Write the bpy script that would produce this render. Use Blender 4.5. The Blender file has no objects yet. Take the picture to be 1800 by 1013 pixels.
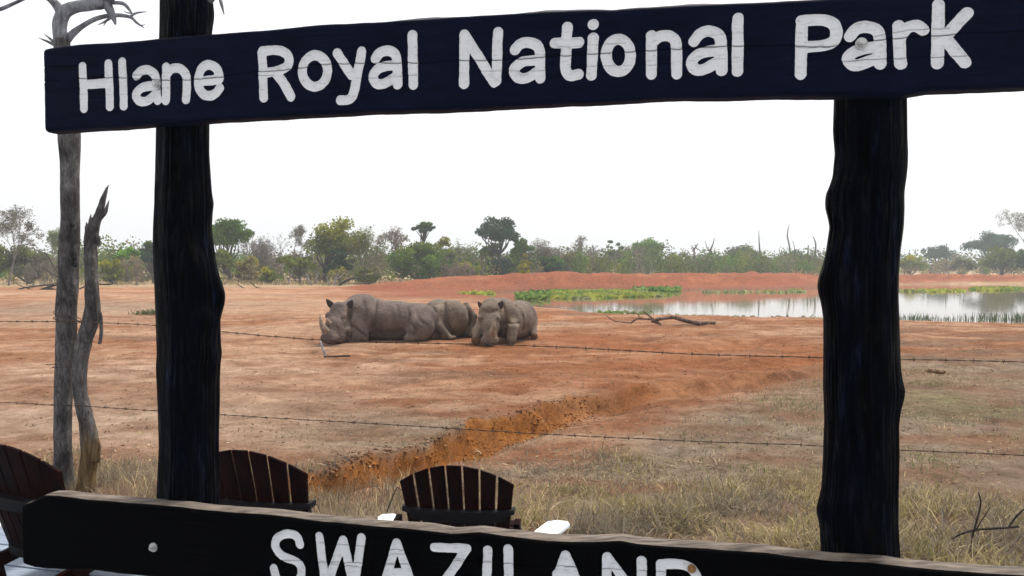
import bpy, math, random
import numpy as np
from mathutils import Vector, Matrix, Euler

random.seed(7)
RNG = np.random.default_rng(11)
S = bpy.context.scene
COL = S.collection
R = math.radians

# ------------------------------------------------------------------ camera
F = 1400.0                      # focal length in photo pixels (1800 wide)
CX, CY, HZ = 900.0, 506.5, 468.0
CAM_Z = 1.95
TILT = math.atan((CY - HZ) / F)
cam_d = bpy.data.cameras.new('camera')
cam = bpy.data.objects.new('camera', cam_d)
COL.objects.link(cam)
cam.location = (0, 0, CAM_Z)
cam.rotation_euler = (R(90) - TILT, 0, 0)
cam_d.sensor_width = 36.0
cam_d.lens = 36.0 * F / 1800.0
cam_d.clip_end = 3000
cam_d.clip_start = 0.05
S.camera = cam

# ------------------------------------------------------------------ world, sun, exposure
SUN_EL, SUN_AZ = 62.0, 40.0      # azimuth measured from +Y (away from camera) towards +X
w = bpy.data.worlds.new('World'); S.world = w; w.use_nodes = True
nt = w.node_tree; nt.nodes.clear()
out = nt.nodes.new('ShaderNodeOutputWorld')
sky = nt.nodes.new('ShaderNodeTexSky'); sky.sky_type = 'NISHITA'; sky.sun_disc = False
sky.sun_elevation = R(SUN_EL); sky.sun_rotation = R(SUN_AZ)
sky.dust_density = 6.0; sky.air_density = 1.0; sky.ozone_density = 1.0
hs = nt.nodes.new('ShaderNodeHueSaturation'); hs.inputs['Saturation'].default_value = 0.45
bg1 = nt.nodes.new('ShaderNodeBackground'); bg1.inputs['Strength'].default_value = 0.055
bg2 = nt.nodes.new('ShaderNodeBackground'); bg2.inputs['Color'].default_value = (0.97, 0.985, 1.0, 1)
bg2.inputs['Strength'].default_value = 0.93     # the even white of a bright overcast
ad = nt.nodes.new('ShaderNodeAddShader')
nt.links.new(sky.outputs[0], hs.inputs['Color']); nt.links.new(hs.outputs[0], bg1.inputs['Color'])
nt.links.new(bg1.outputs[0], ad.inputs[0]); nt.links.new(bg2.outputs[0], ad.inputs[1])
nt.links.new(ad.outputs[0], out.inputs['Surface'])

sun_d = bpy.data.lights.new('sun', 'SUN'); sun_d.energy = 4.0; sun_d.angle = R(10); sun_d.color = (1.0, 0.95, 0.86)
sun = bpy.data.objects.new('sun', sun_d); COL.objects.link(sun)
sdir = Vector((math.sin(R(SUN_AZ)) * math.cos(R(SUN_EL)), math.cos(R(SUN_AZ)) * math.cos(R(SUN_EL)), math.sin(R(SUN_EL))))
sun.rotation_euler = sdir.to_track_quat('Z', 'Y').to_euler()
sun.location = sdir * 50

S.view_settings.view_transform = 'Standard'; S.view_settings.look = 'None'
S.view_settings.exposure = 0.0; S.view_settings.gamma = 1.0
S.view_settings.use_curve_mapping = False
S.render.engine = 'CYCLES'
S.cycles.use_denoising = True
S.cycles.max_bounces = 6; S.cycles.diffuse_bounces = 3; S.cycles.glossy_bounces = 3
S.cycles.transmission_bounces = 3; S.cycles.volume_bounces = 1; S.cycles.transparent_max_bounces = 6
S.cycles.volume_step_rate = 4

# ------------------------------------------------------------------ picture <-> world
def ray(px, py):
    v = Vector(((px - CX) / F, -(py - CY) / F, -1.0))
    return cam.rotation_euler.to_matrix() @ v
def at(px, py, Y):
    r = ray(px, py); s = Y / r.y
    return Vector((r.x * s, Y, CAM_Z + r.z * s))
def ground_y(py, z=0.0):
    r = ray(CX, py); return (CAM_Z - z) / -r.z * r.y
def on_ground(px, py, z=0.0):
    r = ray(px, py); s = (CAM_Z - z) / -r.z
    return Vector((r.x * s, r.y * s, z))

# ------------------------------------------------------------------ numpy noise
def _h(ix, iy, iz, seed):
    n = (ix.astype(np.int64) * 374761393 + iy.astype(np.int64) * 668265263 + iz.astype(np.int64) * 2147483647 + seed * 1274126177) & 0xFFFFFFFF
    n = ((n ^ (n >> 13)) * 1274126177) & 0xFFFFFFFF
    n = ((n ^ (n >> 16)) * 2246822519) & 0xFFFFFFFF
    return ((n ^ (n >> 15)) & 0xFFFFFF) / float(0xFFFFFF)
def vnoise(x, y, z=None, seed=0):
    x = np.asarray(x, float); y = np.asarray(y, float)
    z = np.zeros_like(x) if z is None else np.asarray(z, float)
    x, y, z = np.broadcast_arrays(x, y, z)
    fx, fy, fz = np.floor(x), np.floor(y), np.floor(z)
    tx, ty, tz = x - fx, y - fy, z - fz
    tx, ty, tz = [t * t * (3 - 2 * t) for t in (tx, ty, tz)]
    r = 0
    for dz in (0, 1):
        wz = tz if dz else 1 - tz
        if not np.any(wz): continue
        for dy in (0, 1):
            wy = ty if dy else 1 - ty
            for dx in (0, 1):
                wx = tx if dx else 1 - tx
                r = r + wx * wy * wz * _h(fx + dx, fy + dy, fz + dz, seed)
    return r * 2 - 1
def fbm(x, y, z=None, oct=4, seed=0, gain=0.5):
    s, a, t = 0, 1.0, 0
    x = np.asarray(x, float); y = np.asarray(y, float)
    for o in range(oct):
        k = 2.03 ** o
        s = s + a * vnoise(x * k + 13.7 * o, y * k - 7.1 * o, None if z is None else np.asarray(z) * k, seed + o)
        t += a; a *= gain
    return s / t
def sstep(a, b, x):
    t = np.clip((x - a) / (b - a), 0, 1); return t * t * (3 - 2 * t)

# ------------------------------------------------------------------ materials
def new_mat(name):
    m = bpy.data.materials.new(name); m.use_nodes = True
    n = m.node_tree; n.nodes.clear()
    o = n.nodes.new('ShaderNodeOutputMaterial'); b = n.nodes.new('ShaderNodeBsdfPrincipled')
    n.links.new(b.outputs[0], o.inputs['Surface'])
    return m, n, b, o
def N(n, t, **kw):
    d = n.nodes.new(t)
    for k, v in kw.items():
        if k.startswith('i_'): d.inputs[k[2:].replace('_', ' ')].default_value = v
        else: setattr(d, k, v)
    return d
def ramp(n, fac, stops):
    r = n.nodes.new('ShaderNodeValToRGB')
    e = r.color_ramp.elements
    while len(e) < len(stops): e.new(0.5)
    for i, (p, c) in enumerate(stops):
        e[i].position = p; e[i].color = (*c, 1) if len(c) == 3 else c
    n.links.new(fac, r.inputs[0]); return r
def coords(n, scale=(1, 1, 1), kind='Object'):
    tc = n.nodes.new('ShaderNodeTexCoord'); mp = n.nodes.new('ShaderNodeMapping')
    mp.inputs['Scale'].default_value = scale
    n.links.new(tc.outputs[kind], mp.inputs[0]); return mp.outputs[0]
def noise(n, co, scale, detail=5, rough=0.55, dist=0.0):
    t = n.nodes.new('ShaderNodeTexNoise'); t.inputs['Scale'].default_value = scale
    t.inputs['Detail'].default_value = detail; t.inputs['Roughness'].default_value = rough
    t.inputs['Distortion'].default_value = dist
    n.links.new(co, t.inputs['Vector']); return t.outputs['Fac']
def mixc(n, fac, a, b, blend='MIX'):
    m = n.nodes.new('ShaderNodeMix'); m.data_type = 'RGBA'; m.blend_type = blend
    for s, v in ((0, fac), (6, a), (7, b)):
        if isinstance(v, bpy.types.NodeSocket): n.links.new(v, m.inputs[s])
        elif s == 0: m.inputs[0].default_value = v
        else: m.inputs[s].default_value = (*v, 1) if len(v) == 3 else v
    return m.outputs[2]
def bump(n, b, height, strength=0.3, dist=0.02):
    k = n.nodes.new('ShaderNodeBump'); k.inputs['Strength'].default_value = strength
    k.inputs['Distance'].default_value = dist
    n.links.new(height, k.inputs['Height']); n.links.new(k.outputs[0], b.inputs['Normal'])
    return k
def attr(n, name):
    a = n.nodes.new('ShaderNodeAttribute'); a.attribute_name = name; return a

def mat_noise(name, c1, c2, scale=6, rough=0.8, stretch=(1, 1, 1), bump_s=0.3, bump_scale=None, detail=6, spec=0.3, bdist=0.01):
    m, n, b, o = new_mat(name)
    co = coords(n, stretch)
    f = noise(n, co, scale, detail)
    r = ramp(n, f, [(0.3, c1), (0.7, c2)])
    n.links.new(r.outputs[0], b.inputs['Base Color'])
    b.inputs['Roughness'].default_value = rough
    b.inputs['Specular IOR Level'].default_value = spec
    if bump_s:
        f2 = noise(n, co, bump_scale or scale * 4, 8, 0.65)
        bump(n, b, f2, bump_s, bdist)
    return m

def mat_board(name, base1, base2, crack_col, spec):
    """dark stained timber with grain along x"""
    m, n, b, o = new_mat(name)
    co = coords(n, (1.2, 14, 14))
    f = noise(n, co, 3.0, 8, 0.6, 0.3)
    r = ramp(n, f, [(0.3, base1), (0.72, base2)])
    a = attr(n, 'crack')
    c = mixc(n, a.outputs['Fac'], r.outputs[0], crack_col)
    n.links.new(c, b.inputs['Base Color'])
    b.inputs['Roughness'].default_value = 0.62; b.inputs['Specular IOR Level'].default_value = spec
    co2 = coords(n, (2, 40, 40)); bump(n, b, noise(n, co2, 6, 6, 0.6), 0.25, 0.004)
    return m
def mat_letter(name):
    m, n, b, o = new_mat(name)
    co = coords(n, (1, 1, 1))
    f = noise(n, co, 22, 6, 0.7)
    r = ramp(n, f, [(0.22, (0.40, 0.38, 0.36)), (0.42, (0.60, 0.595, 0.61)), (0.8, (0.66, 0.655, 0.67))])
    g = noise(n, coords(n, (3, 30, 30)), 5, 5, 0.6)
    g2 = ramp(n, g, [(0.30, (0.72, 0.70, 0.68)), (0.45, (1, 1, 1))])
    c0 = mixc(n, 1.0, r.outputs[0], g2.outputs[0], 'MULTIPLY')
    a = attr(n, 'crack')
    c = mixc(n, a.outputs['Fac'], c0, (0.03, 0.03, 0.035))
    n.links.new(c, b.inputs['Base Color'])
    b.inputs['Roughness'].default_value = 0.7; b.inputs['Specular IOR Level'].default_value = 0.25
    bump(n, b, noise(n, coords(n, (2, 20, 20)), 14, 6, 0.7), 0.4, 0.004)
    return m

M = {}
M['board'] = mat_board('dark_stained_board', (0.0010, 0.0017, 0.0058), (0.0026, 0.0048, 0.0175), (0.0005, 0.0005, 0.001), 0.03)
M['board_low'] = mat_board('black_stained_board', (0.0003, 0.0003, 0.0005), (0.0009, 0.0009, 0.0014), (0.0005, 0.0005, 0.0005), 0.008)
M['bare_edge'] = mat_noise('weathered_bare_edge', (0.035, 0.025, 0.02), (0.22, 0.175, 0.14), 4, 0.75, (2.2, 14, 14), 0.6, 14)
M['dark_edge'] = mat_noise('dark_weathered_edge', (0.008, 0.008, 0.014), (0.045, 0.04, 0.04), 4, 0.7, (1.5, 14, 14), 0.5, 14)
M['letter'] = mat_letter('white_letter_paint')
def mat_post():
    m, n, b, o = new_mat('black_creosote_log')
    f = noise(n, coords(n, (7, 7, 1.1)), 4, 8, 0.65, 0.5)
    r = ramp(n, f, [(0.40, (0.0003, 0.0003, 0.0007)), (0.58, (0.0012, 0.0018, 0.0062)), (0.70, (0.013, 0.018, 0.042))])
    n.links.new(r.outputs[0], b.inputs['Base Color']); b.inputs['Roughness'].default_value = 0.42
    g = noise(n, coords(n, (14, 14, 1.2)), 5, 10, 0.75, 0.8); sp = ramp(n, g, [(0.5, (0.01, 0.01, 0.01)), (0.70, (0.15, 0.15, 0.15))]); n.links.new(sp.outputs[0], b.inputs['Specular IOR Level'])
    bump(n, b, noise(n, coords(n, (10, 10, 1.5)), 6, 10, 0.72, 0.8), 1.0, 0.05); return m
M['post'] = mat_post()
M['steel'] = mat_noise('galvanised_steel', (0.25, 0.24, 0.23), (0.6, 0.6, 0.6), 40, 0.4, bump_s=0.1, spec=0.5); M['steel'].node_tree.nodes['Principled BSDF'].inputs['Metallic'].default_value = 0.8
M['wire'] = mat_noise('rusty_wire', (0.03, 0.018, 0.012), (0.09, 0.05, 0.035), 60, 0.7, bump_s=0)
M['chair'] = mat_noise('dark_red_brown_chair_timber', (0.0010, 0.0004, 0.0005), (0.016, 0.0022, 0.0018), 3, 0.45, (8, 8, 1), 0.25, 12, spec=0.02)
M['chair_rail'] = mat_noise('near_black_chair_rail', (0.003, 0.0024, 0.003), (0.009, 0.007, 0.009), 6, 0.45, (2, 8, 8), 0.2, 12, spec=0.06)
M['chair_arm'] = mat_noise('arm_with_painted_sky_sheen', (0.62, 0.64, 0.66), (0.82, 0.83, 0.84), 8, 0.35, (8, 1, 8), 0.15, 12, spec=0.5)  # sky reflection on the arm tops put into the base colour
M['plank'] = mat_noise('grey_blue_deck_plank', (0.10, 0.13, 0.18), (0.27, 0.32, 0.40), 5, 0.5, (1.2, 16, 4), 0.3, 14, spec=0.4)

# ------------------------------------------------------------------ mesh helpers
def link_mesh(name, verts, faces, mats, parent=None, smooth=False, mat_idx=None):
    me = bpy.data.meshes.new(name)
    verts = np.asarray(verts, float).reshape(-1, 3)
    if parent is not None: verts = verts - np.array(parent_world(parent))
    if isinstance(faces, np.ndarray) and faces.ndim == 2:
        me.vertices.add(len(verts)); me.vertices.foreach_set('co', verts.ravel())
        k = faces.shape[1]; nf = len(faces)
        me.loops.add(nf * k); me.loops.foreach_set('vertex_index', faces.ravel().astype(np.int32))
        me.polygons.add(nf); me.polygons.foreach_set('loop_start', np.arange(0, nf * k, k, dtype=np.int32))
        me.update(calc_edges=True)
    else:
        me.from_pydata([tuple(v) for v in verts], [], [tuple(int(i) for i in f) for f in faces]); me.update()
    if not isinstance(mats, (list, tuple)): mats = [mats]
    for m in mats: me.materials.append(m)
    if mat_idx is not None: me.polygons.foreach_set('material_index', np.asarray(mat_idx, dtype=np.int32))
    if smooth: me.polygons.foreach_set('use_smooth', np.ones(len(me.polygons), dtype=bool))
    o = bpy.data.objects.new(name, me); COL.objects.link(o)
    if parent is not None: o.parent = parent
    return o
WORLD = {}
def parent_world(p):
    loc = Vector((0, 0, 0))
    while p is not None:
        loc += p.location; p = p.parent
    return loc
def thing(name, label, cat, loc=(0, 0, 0), group=None, rotz=0):
    o = bpy.data.objects.new(name, None); COL.objects.link(o)
    o.location = loc; o.rotation_euler = (0, 0, rotz); o.empty_display_size = 0.2
    return tag(o, label, cat, group)
def tag(o, label=None, cat=None, group=None, kind=None):
    if label: o['label'] = label
    if cat: o['category'] = cat
    if group: o['group'] = group
    if kind: o['kind'] = kind
    return o
def set_attr(o, name, vals, typ='FLOAT', dom='POINT'):
    a = o.data.attributes.new(name, typ, dom)
    if typ == 'FLOAT_COLOR':
        vals = np.asarray(vals, np.float32)
        if vals.shape[1] == 3: vals = np.concatenate([vals, np.ones((len(vals), 1), np.float32)], 1)
        a.data.foreach_set('color', vals.ravel())
    else:
        a.data.foreach_set('value', np.asarray(vals, np.float32).ravel())

class MB:
    """collects simple shapes of one mesh"""
    def __init__(s): s.v = []; s.f = []
    def add(s, vs, fs):
        k = len(s.v); s.v += [tuple(v) for v in vs]; s.f += [tuple(i + k for i in f) for f in fs]
    def box(s, c, d, rot=None):
        c = Vector(c); m = rot or Matrix.Identity(3)
        vs = [c + m @ Vector((x * d[0] / 2, y * d[1] / 2, z * d[2] / 2)) for x in (-1, 1) for y in (-1, 1) for z in (-1, 1)]
        s.add(vs, [(0, 1, 3, 2), (4, 6, 7, 5), (0, 4, 5, 1), (2, 3, 7, 6), (0, 2, 6, 4), (1, 5, 7, 3)])
    def tube(s, pts, rads, seg=7, jit=0.0, cap=True, seed=0):
        pts = [Vector(p) for p in pts]; n = len(pts); vs = []; fs = []
        rr = random.Random(seed)
        up = Vector((0.13, 0.29, 0.95)).normalized(); prev = None
        for i, p in enumerate(pts):
            t = (pts[min(i + 1, n - 1)] - pts[max(i - 1, 0)])
            if t.length < 1e-9: t = Vector((0, 0, 1))
            t.normalize()
            if prev is None:
                a = t.cross(up)
                if a.length < 0.1: a = t.cross(Vector((1, 0, 0)))
            else:
                a = prev - t * prev.dot(t)
            a.normalize(); prev = a; b = t.cross(a)
            for k in range(seg):
                an = 2 * math.pi * k / seg
                r = rads[i] * (1 + rr.uniform(-jit, jit))
                vs.append(p + (a * math.cos(an) + b * math.sin(an)) * r)
        for i in range(n - 1):
            for k in range(seg):
                k2 = (k + 1) % seg
                fs.append((i * seg + k, i * seg + k2, (i + 1) * seg + k2, (i + 1) * seg + k))
        if cap:
            fs.append(tuple(range(seg))[::-1]); fs.append(tuple((n - 1) * seg + k for k in range(seg)))
        s.add(vs, fs)
    def prism(s, outline, z0, z1):
        n = len(outline)
        vs = [(x, y, z0) for x, y in outline] + [(x, y, z1) for x, y in outline]
        fs = [tuple(range(n))[::-1], tuple(range(n, 2 * n))] + [(i, (i + 1) % n, n + (i + 1) % n, n + i) for i in range(n)]
        s.add(vs, fs)
    def build(s, name, mat, parent=None, smooth=False, bevel=0, local=False):
        me = bpy.data.meshes.new(name)
        off = Vector((0, 0, 0)) if (parent is None or local) else parent_world(parent)
        me.from_pydata([tuple(Vector(v) - off) for v in s.v], [], s.f); me.update()
        me.materials.append(mat)
        if smooth: me.polygons.foreach_set('use_smooth', np.ones(len(me.polygons), dtype=bool))
        o = bpy.data.objects.new(name, me); COL.objects.link(o)
        if parent is not None: o.parent = parent
        if bevel:
            b = o.modifiers.new('bevel', 'BEVEL'); b.width = bevel; b.segments = 2; b.limit_method = 'ANGLE'
        return o

def smooth_path(pts, per=6):
    """Catmull-Rom through points (any dimension)"""
    P = [np.array(p, float) for p in pts]
    if len(P) < 3: return [tuple(p) for p in P]
    o = []
    for i in range(len(P) - 1):
        p0 = P[max(i - 1, 0)]; p1 = P[i]; p2 = P[i + 1]; p3 = P[min(i + 2, len(P) - 1)]
        for k in range(per):
            t = k / per
            o.append(tuple(0.5 * ((2 * p1) + (-p0 + p2) * t + (2 * p0 - 5 * p1 + 4 * p2 - p3) * t * t + (-p0 + 3 * p1 - 3 * p2 + p3) * t ** 3)))
    o.append(tuple(P[-1])); return o

# ================================================================== TERRAIN
WATER_Z = -0.22
LAKE = [(-3.6, 62.0), (-1.0, 56.0), (0.6, 48.0), (2.0, 42.5), (3.6, 38.5), (5.2, 35.6), (7.5, 33.8), (10.0, 32.8), (13.2, 32.2), (17.0, 31.0), (21.5, 30.0),
        (28.0, 29.4), (36.0, 31.0), (46, 38), (58, 54), (68, 74), (68, 90), (54, 95), (40, 88.5), (29, 78), (18, 72.5), (8, 70.5), (1.5, 68.5), (-2.4, 65.5)]
def poly_sdf(x, y, poly):
    P = np.array(smooth_path(poly + [poly[0]], 4)); d = np.full(x.shape, 1e9); ins = np.zeros(x.shape, bool)
    for (x0, y0), (x1, y1) in zip(P[:-1], P[1:]):
        ex, ey = x1 - x0, y1 - y0; L = ex * ex + ey * ey + 1e-12
        t = np.clip(((x - x0) * ex + (y - y0) * ey) / L, 0, 1)
        d = np.minimum(d, np.hypot(x - x0 - t * ex, y - y0 - t * ey))
        c = ((y0 > y) != (y1 > y)) & (x < (x1 - x0) * (y - y0) / (y1 - y0 + 1e-12) + x0)
        ins ^= c
    return np.where(ins, -d, d)
def line_dist(x, y, pts, sm=6):
    """distance to polyline, signed side (+ = left of direction) and arc parameter 0..1"""
    P = np.array(smooth_path(pts, sm)); best = np.full(x.shape, 1e9); side = np.zeros(x.shape); par = np.zeros(x.shape)
    n = len(P) - 1
    for i in range(n):
        (x0, y0), (x1, y1) = P[i], P[i + 1]
        ex, ey = x1 - x0, y1 - y0; L = ex * ex + ey * ey + 1e-12
        t = np.clip(((x - x0) * ex + (y - y0) * ey) / L, 0, 1)
        d = np.hypot(x - x0 - t * ex, y - y0 - t * ey)
        m = d < best
        best = np.where(m, d, best); side = np.where(m, np.sign(ex * (y - y0) - ey * (x - x0)), side); par = np.where(m, (i + t) / n, par)
    return best, side, par
# gully: lower lip (near side foot) traced on the ground
GULLY = [tuple(on_ground(px, py)[:2]) for px, py in ((470, 868), (540, 845), (640, 818), (740, 790), (840, 760), (930, 735), (1010, 712), (1100, 694), (1230, 676), (1340, 664), (1460, 652))]
BERM = [(-15, 66), (-10, 69.5), (-4, 72.5), (4, 75.2), (14, 77.6), (26, 83.5), (38, 94.5), (53, 102), (72, 101), (86, 90), (90, 66)]
DECK_Z = 0.05
FEN_L = Vector((-3.84, 6.9)); FEN_R = Vector((3.21, 5.0)); FEN_D = (FEN_R - FEN_L).normalized(); FEN_N = Vector((FEN_D.y, -FEN_D.x))
if FEN_N.y > 0: FEN_N = -FEN_N      # towards the camera

def terrain(x, y):
    """height and colour of the ground"""
    x = np.asarray(x, float); y = np.asarray(y, float)
    dist = np.maximum(np.hypot(x, y), 1.0)
    h = 0.10 * fbm(x / 9, y / 9, oct=3, seed=3) * sstep(8, 16, y)
    h = h + 0.035 * fbm(x / 1.6, y / 1.1, oct=4, seed=5) * sstep(4, 9, y)
    h = h + 0.018 * fbm(x / 0.35, y / 0.28, oct=3, seed=9) * sstep(5, 7, y) * (1 - sstep(40, 80, y))
    # hoof-trampled hollows on the open soil
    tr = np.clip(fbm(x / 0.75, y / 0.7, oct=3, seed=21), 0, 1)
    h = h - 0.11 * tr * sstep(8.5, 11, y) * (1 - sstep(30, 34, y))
    # flat pads under the rhinos
    pad = np.exp(-(((x + 1.6) / 4.5) ** 2 + ((y - 21.6) / 2.6) ** 2) ** 2)
    h = h * (1 - pad)
    # gully
    gwx = 0.20 * fbm(x / 0.7, y / 0.7, oct=3, seed=35); gwy = 0.24 * fbm(x / 0.6, y / 0.6, oct=4, seed=36)
    d, sd, par = line_dist(x + gwx, y + gwy, GULLY)
    far = sd > 0
    wob = 0.75 + 0.5 * fbm(x / 0.8, y / 0.8, oct=3, seed=31)
    dep = np.interp(par, [0, 0.08, 0.3, 0.6, 0.75, 1], [0.02, 0.30, 0.34, 0.26, 0.14, 0.08])
    wf = np.interp(par, [0, 0.3, 0.6, 1], [0.17, 0.17, 0.27, 0.7]) * (wob + 0.25 * fbm(x / 0.22, y / 0.22, oct=2, seed=33))
    wn = np.interp(par, [0, 0.5, 1], [0.65, 0.9, 1.6])
    g = np.where(far, 1 - sstep(0.05, 0.05 + wf, d), 1 - sstep(0.0, wn, d))
    h = h - dep * g + 0.06 * g * fbm(x / 0.16, y / 0.3, oct=3, seed=34) * np.where(far, 1, 0.3)
    gl = np.where(far, (1 - sstep(wf * 1.0, wf * 1.35, d)), 1 - sstep(0.0, np.interp(par, [0, 0.4, 0.6], [0.36, 0.24, 0.12]), d))
    lip = np.where(far, np.exp(-((d - wf * 1.1) / 0.18) ** 2), 0) * sstep(0.05, 0.2, par)
    h = h + 0.07 * lip * (0.6 + 0.8 * vnoise(x / 0.25, y / 0.25, seed=4))
    # second trampled bank on the far right of the gully
    b2 = [tuple(on_ground(px, py)[:2]) for px, py in ((1010, 590), (1120, 606), (1240, 610), (1330, 600), (1400, 612))]
    d2, s2, p2 = line_dist(x, y, b2)
    h = h - 0.16 * np.exp(-(d2 / 0.8) ** 2) * np.sin(np.pi * np.clip(p2, 0.02, 0.98))
    b3 = [tuple(on_ground(px, py)[:2]) for px, py in ((1090, 640), (1200, 632), (1320, 640), (1430, 628))]
    d3, s3, p3 = line_dist(x, y, b3)
    h = h - 0.13 * np.exp(-(d3 / 0.55) ** 2)
    # lake basin and its bank
    L = poly_sdf(x, y, LAKE)
    wobL = L + 0.45 * fbm(x / 1.6, y / 1.6, oct=4, seed=41)
    basin = sstep(1.6, -3.0, wobL)
    h = h * (1 - basin) - 0.9 * basin - 0.10 * np.exp(-((wobL - 0.8) / 1.6) ** 2)
    # red earth bank beyond the water
    db, sb, pb = line_dist(x, y, BERM)
    hb = np.interp(pb, [0, 0.1, 0.2, 0.3, 0.5, 0.62, 1], [0.0, 0.55, 1.0, 1.22, 1.2, 0.85, 0.8])
    prof = np.exp(-(np.maximum(db - 1.1, 0) / 2.2) ** 2)
    h = h + hb * prof * (1 + 0.10 * fbm(x / 3, y / 2, oct=3, seed=51))
    h = h + 0.22 * prof * hb * fbm(x / 1.1, y / 1.6, oct=4, seed=52)
    far_up = sstep(90, 400, y) * 1.5
    h = h + far_up
    # under the deck and sign
    q = (x - FEN_L.x) * FEN_N.x + (y - FEN_L.y) * FEN_N.y
    h = np.where(q > 0.2, np.minimum(h, -0.02) * sstep(1.0, 0.2, q) - 0.03 * sstep(0.2, 0.6, q), h)
    # ------------------------------------------------ colour (earth tones, darker in trampled hollows, with painted shade on the gully lip)
    n1 = fbm(x / 5, y / 3.0, oct=5, seed=61); n2 = fbm(x / 0.9, y / 0.5, oct=4, seed=71); n3 = fbm(x / 14, y / 5, oct=3, seed=81)
    def C(*c): return np.array(c)[None, None, :] if x.ndim == 2 else np.array(c)[None, :]
    soil = C(0.325, 0.132, 0.060); pink = C(0.43, 0.260, 0.165); red = C(0.245, 0.078, 0.040); grey = C(0.265, 0.202, 0.145)
    orange = C(0.42, 0.165, 0.042); mud = C(0.125, 0.078, 0.050); green = C(0.14, 0.17, 0.05); tan = C(0.36, 0.28, 0.17)
    E = lambda t: np.asarray(t)[..., None]
    c = soil + 0 * E(x)
    c = c + (pink - c) * E(np.clip(0.15 + 1.25 * n2 + 1.0 * n1, 0, 0.9))
    c = c + (C(0.22, 0.135, 0.088) - c) * E(np.clip(sstep(0.05, 0.5, fbm(x / 2.2, y / 1.3, oct=4, seed=91)) * 0.75, 0, 1))
    # pale dusty flats: left field and around the animals
    flat = sstep(0.5, -6, x) * sstep(6, 9, y) * (1 - sstep(62, 74, y)) + np.exp(-((y - 26) / 3.0) ** 2) * 0.7
    c = c + (pink - c) * E(np.clip(flat * (0.55 + 0.8 * n1 + 0.5 * n2), 0, 0.9))
    blob = np.exp(-((x + 5.2) / 2.6) ** 2 - ((y - 9.8) / 1.8) ** 2) + 0.6 * np.exp(-((x + 6.5) / 4.0) ** 2 - ((y - 15) / 2.0) ** 2)
    c = c + (C(0.50, 0.355, 0.262) - c) * E(np.clip(blob * (0.8 + 0.7 * n2), 0, 0.9))
    # grey litter and cropped dry grass: left bank of gully, right foreground
    gz = sstep(0.4, 1.4, (x * 0.62 - (y - 9.0) * 0.42)) * (1 - sstep(15.5, 19, y))
    gz = np.maximum(gz, np.exp(-(((x + 1.3) / 1.7) ** 2 + ((y - 9.2) / 1.3) ** 2)) * 0.85)
    gz = np.maximum(gz, sstep(8.6, 7.0, y))
    gz = np.maximum(gz, np.exp(-((x + 22) / 10) ** 2) * np.exp(-((y - 38) / 7.0) ** 2) * 0.7)
    c = c + (grey - c) * E(np.clip(gz * (0.8 + 0.6 * n2 + 0.3 * n1), 0, 0.95))
    gr = sstep(4.2, 7.0, x) * np.exp(-((y - 11.5) / 2.2) ** 2) * sstep(0.0, 0.5, n1 + 0.5 * n2 + 0.1)
    c = c + (green - c) * E(np.clip(gr * 0.5, 0, 0.6))
    c = c + (orange - c) * E(np.clip(gl * (1.05 + 0.4 * n2) * np.interp(par, [0, 0.05, 0.5, 0.64, 0.8, 1], [0.3, 1, 1, 0.5, 0.22, 0.15]), 0, 1))
    c = c * (1 - 0.22 * E(np.clip(lip * sstep(-0.2, 0.4, n2), 0, 1)))  # shading of the gully lip painted into the earth colour
    fl_ = np.where(far, 0, np.exp(-((d - 0.55) / 0.35) ** 2)) * np.interp(par, [0, 0.1, 0.6, 0.75], [0, 1, 1, 0])
    c = c + (pink * np.array([1.1, 1.02, 0.95]) - c) * E(np.clip(fl_ * (0.7 + 0.6 * n2), 0, 0.9))
    rr = np.exp(-(d2 / 1.3) ** 2) + np.exp(-(d3 / 1.0) ** 2) + np.exp(-(((x - 2.5) / 4) ** 2 + ((y - 14) / 2.0) ** 2)) * 0.8
    c = c + (soil * np.array([0.98, 0.86, 0.72]) - c) * E(np.clip(rr * 0.8, 0, 0.9))
    rb = np.clip(sstep(8.0, 2.0, db) * sstep(-0.02, 0.06, pb) + sstep(44, 54, y) * sstep(-16, -6, x) * (1 - sstep(76, 84, y)), 0, 1)
    c = c + (red - c) * E(rb * np.clip(0.92 + 0.35 * n2, 0, 1))
    c = c + (pink * np.array([0.95, 0.68, 0.5]) - c) * E(np.clip(prof * hb * sstep(0.1, 0.5, n1 + n2) * 0.35, 0, 1))
    shore = np.exp(-((wobL - 0.45) / 0.6) ** 2) * (0.6 + 0.5 * n2)
    c = c + (mud - c) * E(np.clip(shore * 0.9, 0, 1))
    c = c + (mud * 0.6 - c) * E(sstep(-0.2, -1.0, wobL))
    bt = sstep(80, 92, y) + sstep(66, 80, y) * sstep(-10, -16, x)
    bt = bt * (1 - sstep(7.5, 4.0, db))
    c = c + (tan + 0.08 * E(n1) - c) * E(np.clip(bt, 0, 1) * 0.75)
    c = c * (1.03 + 0.30 * E(n2) + 0.12 * E(n3) - 0.25 * E(tr * sstep(8.5, 11, y) * (1 - sstep(30, 34, y))))  # tone varies by noise and goes darker in the hollows
    return h, np.clip(c, 0.01, 0.8), dict(L=L, wobL=wobL, gz=gz, par=par, d=d, far=far, gl=gl)

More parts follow.
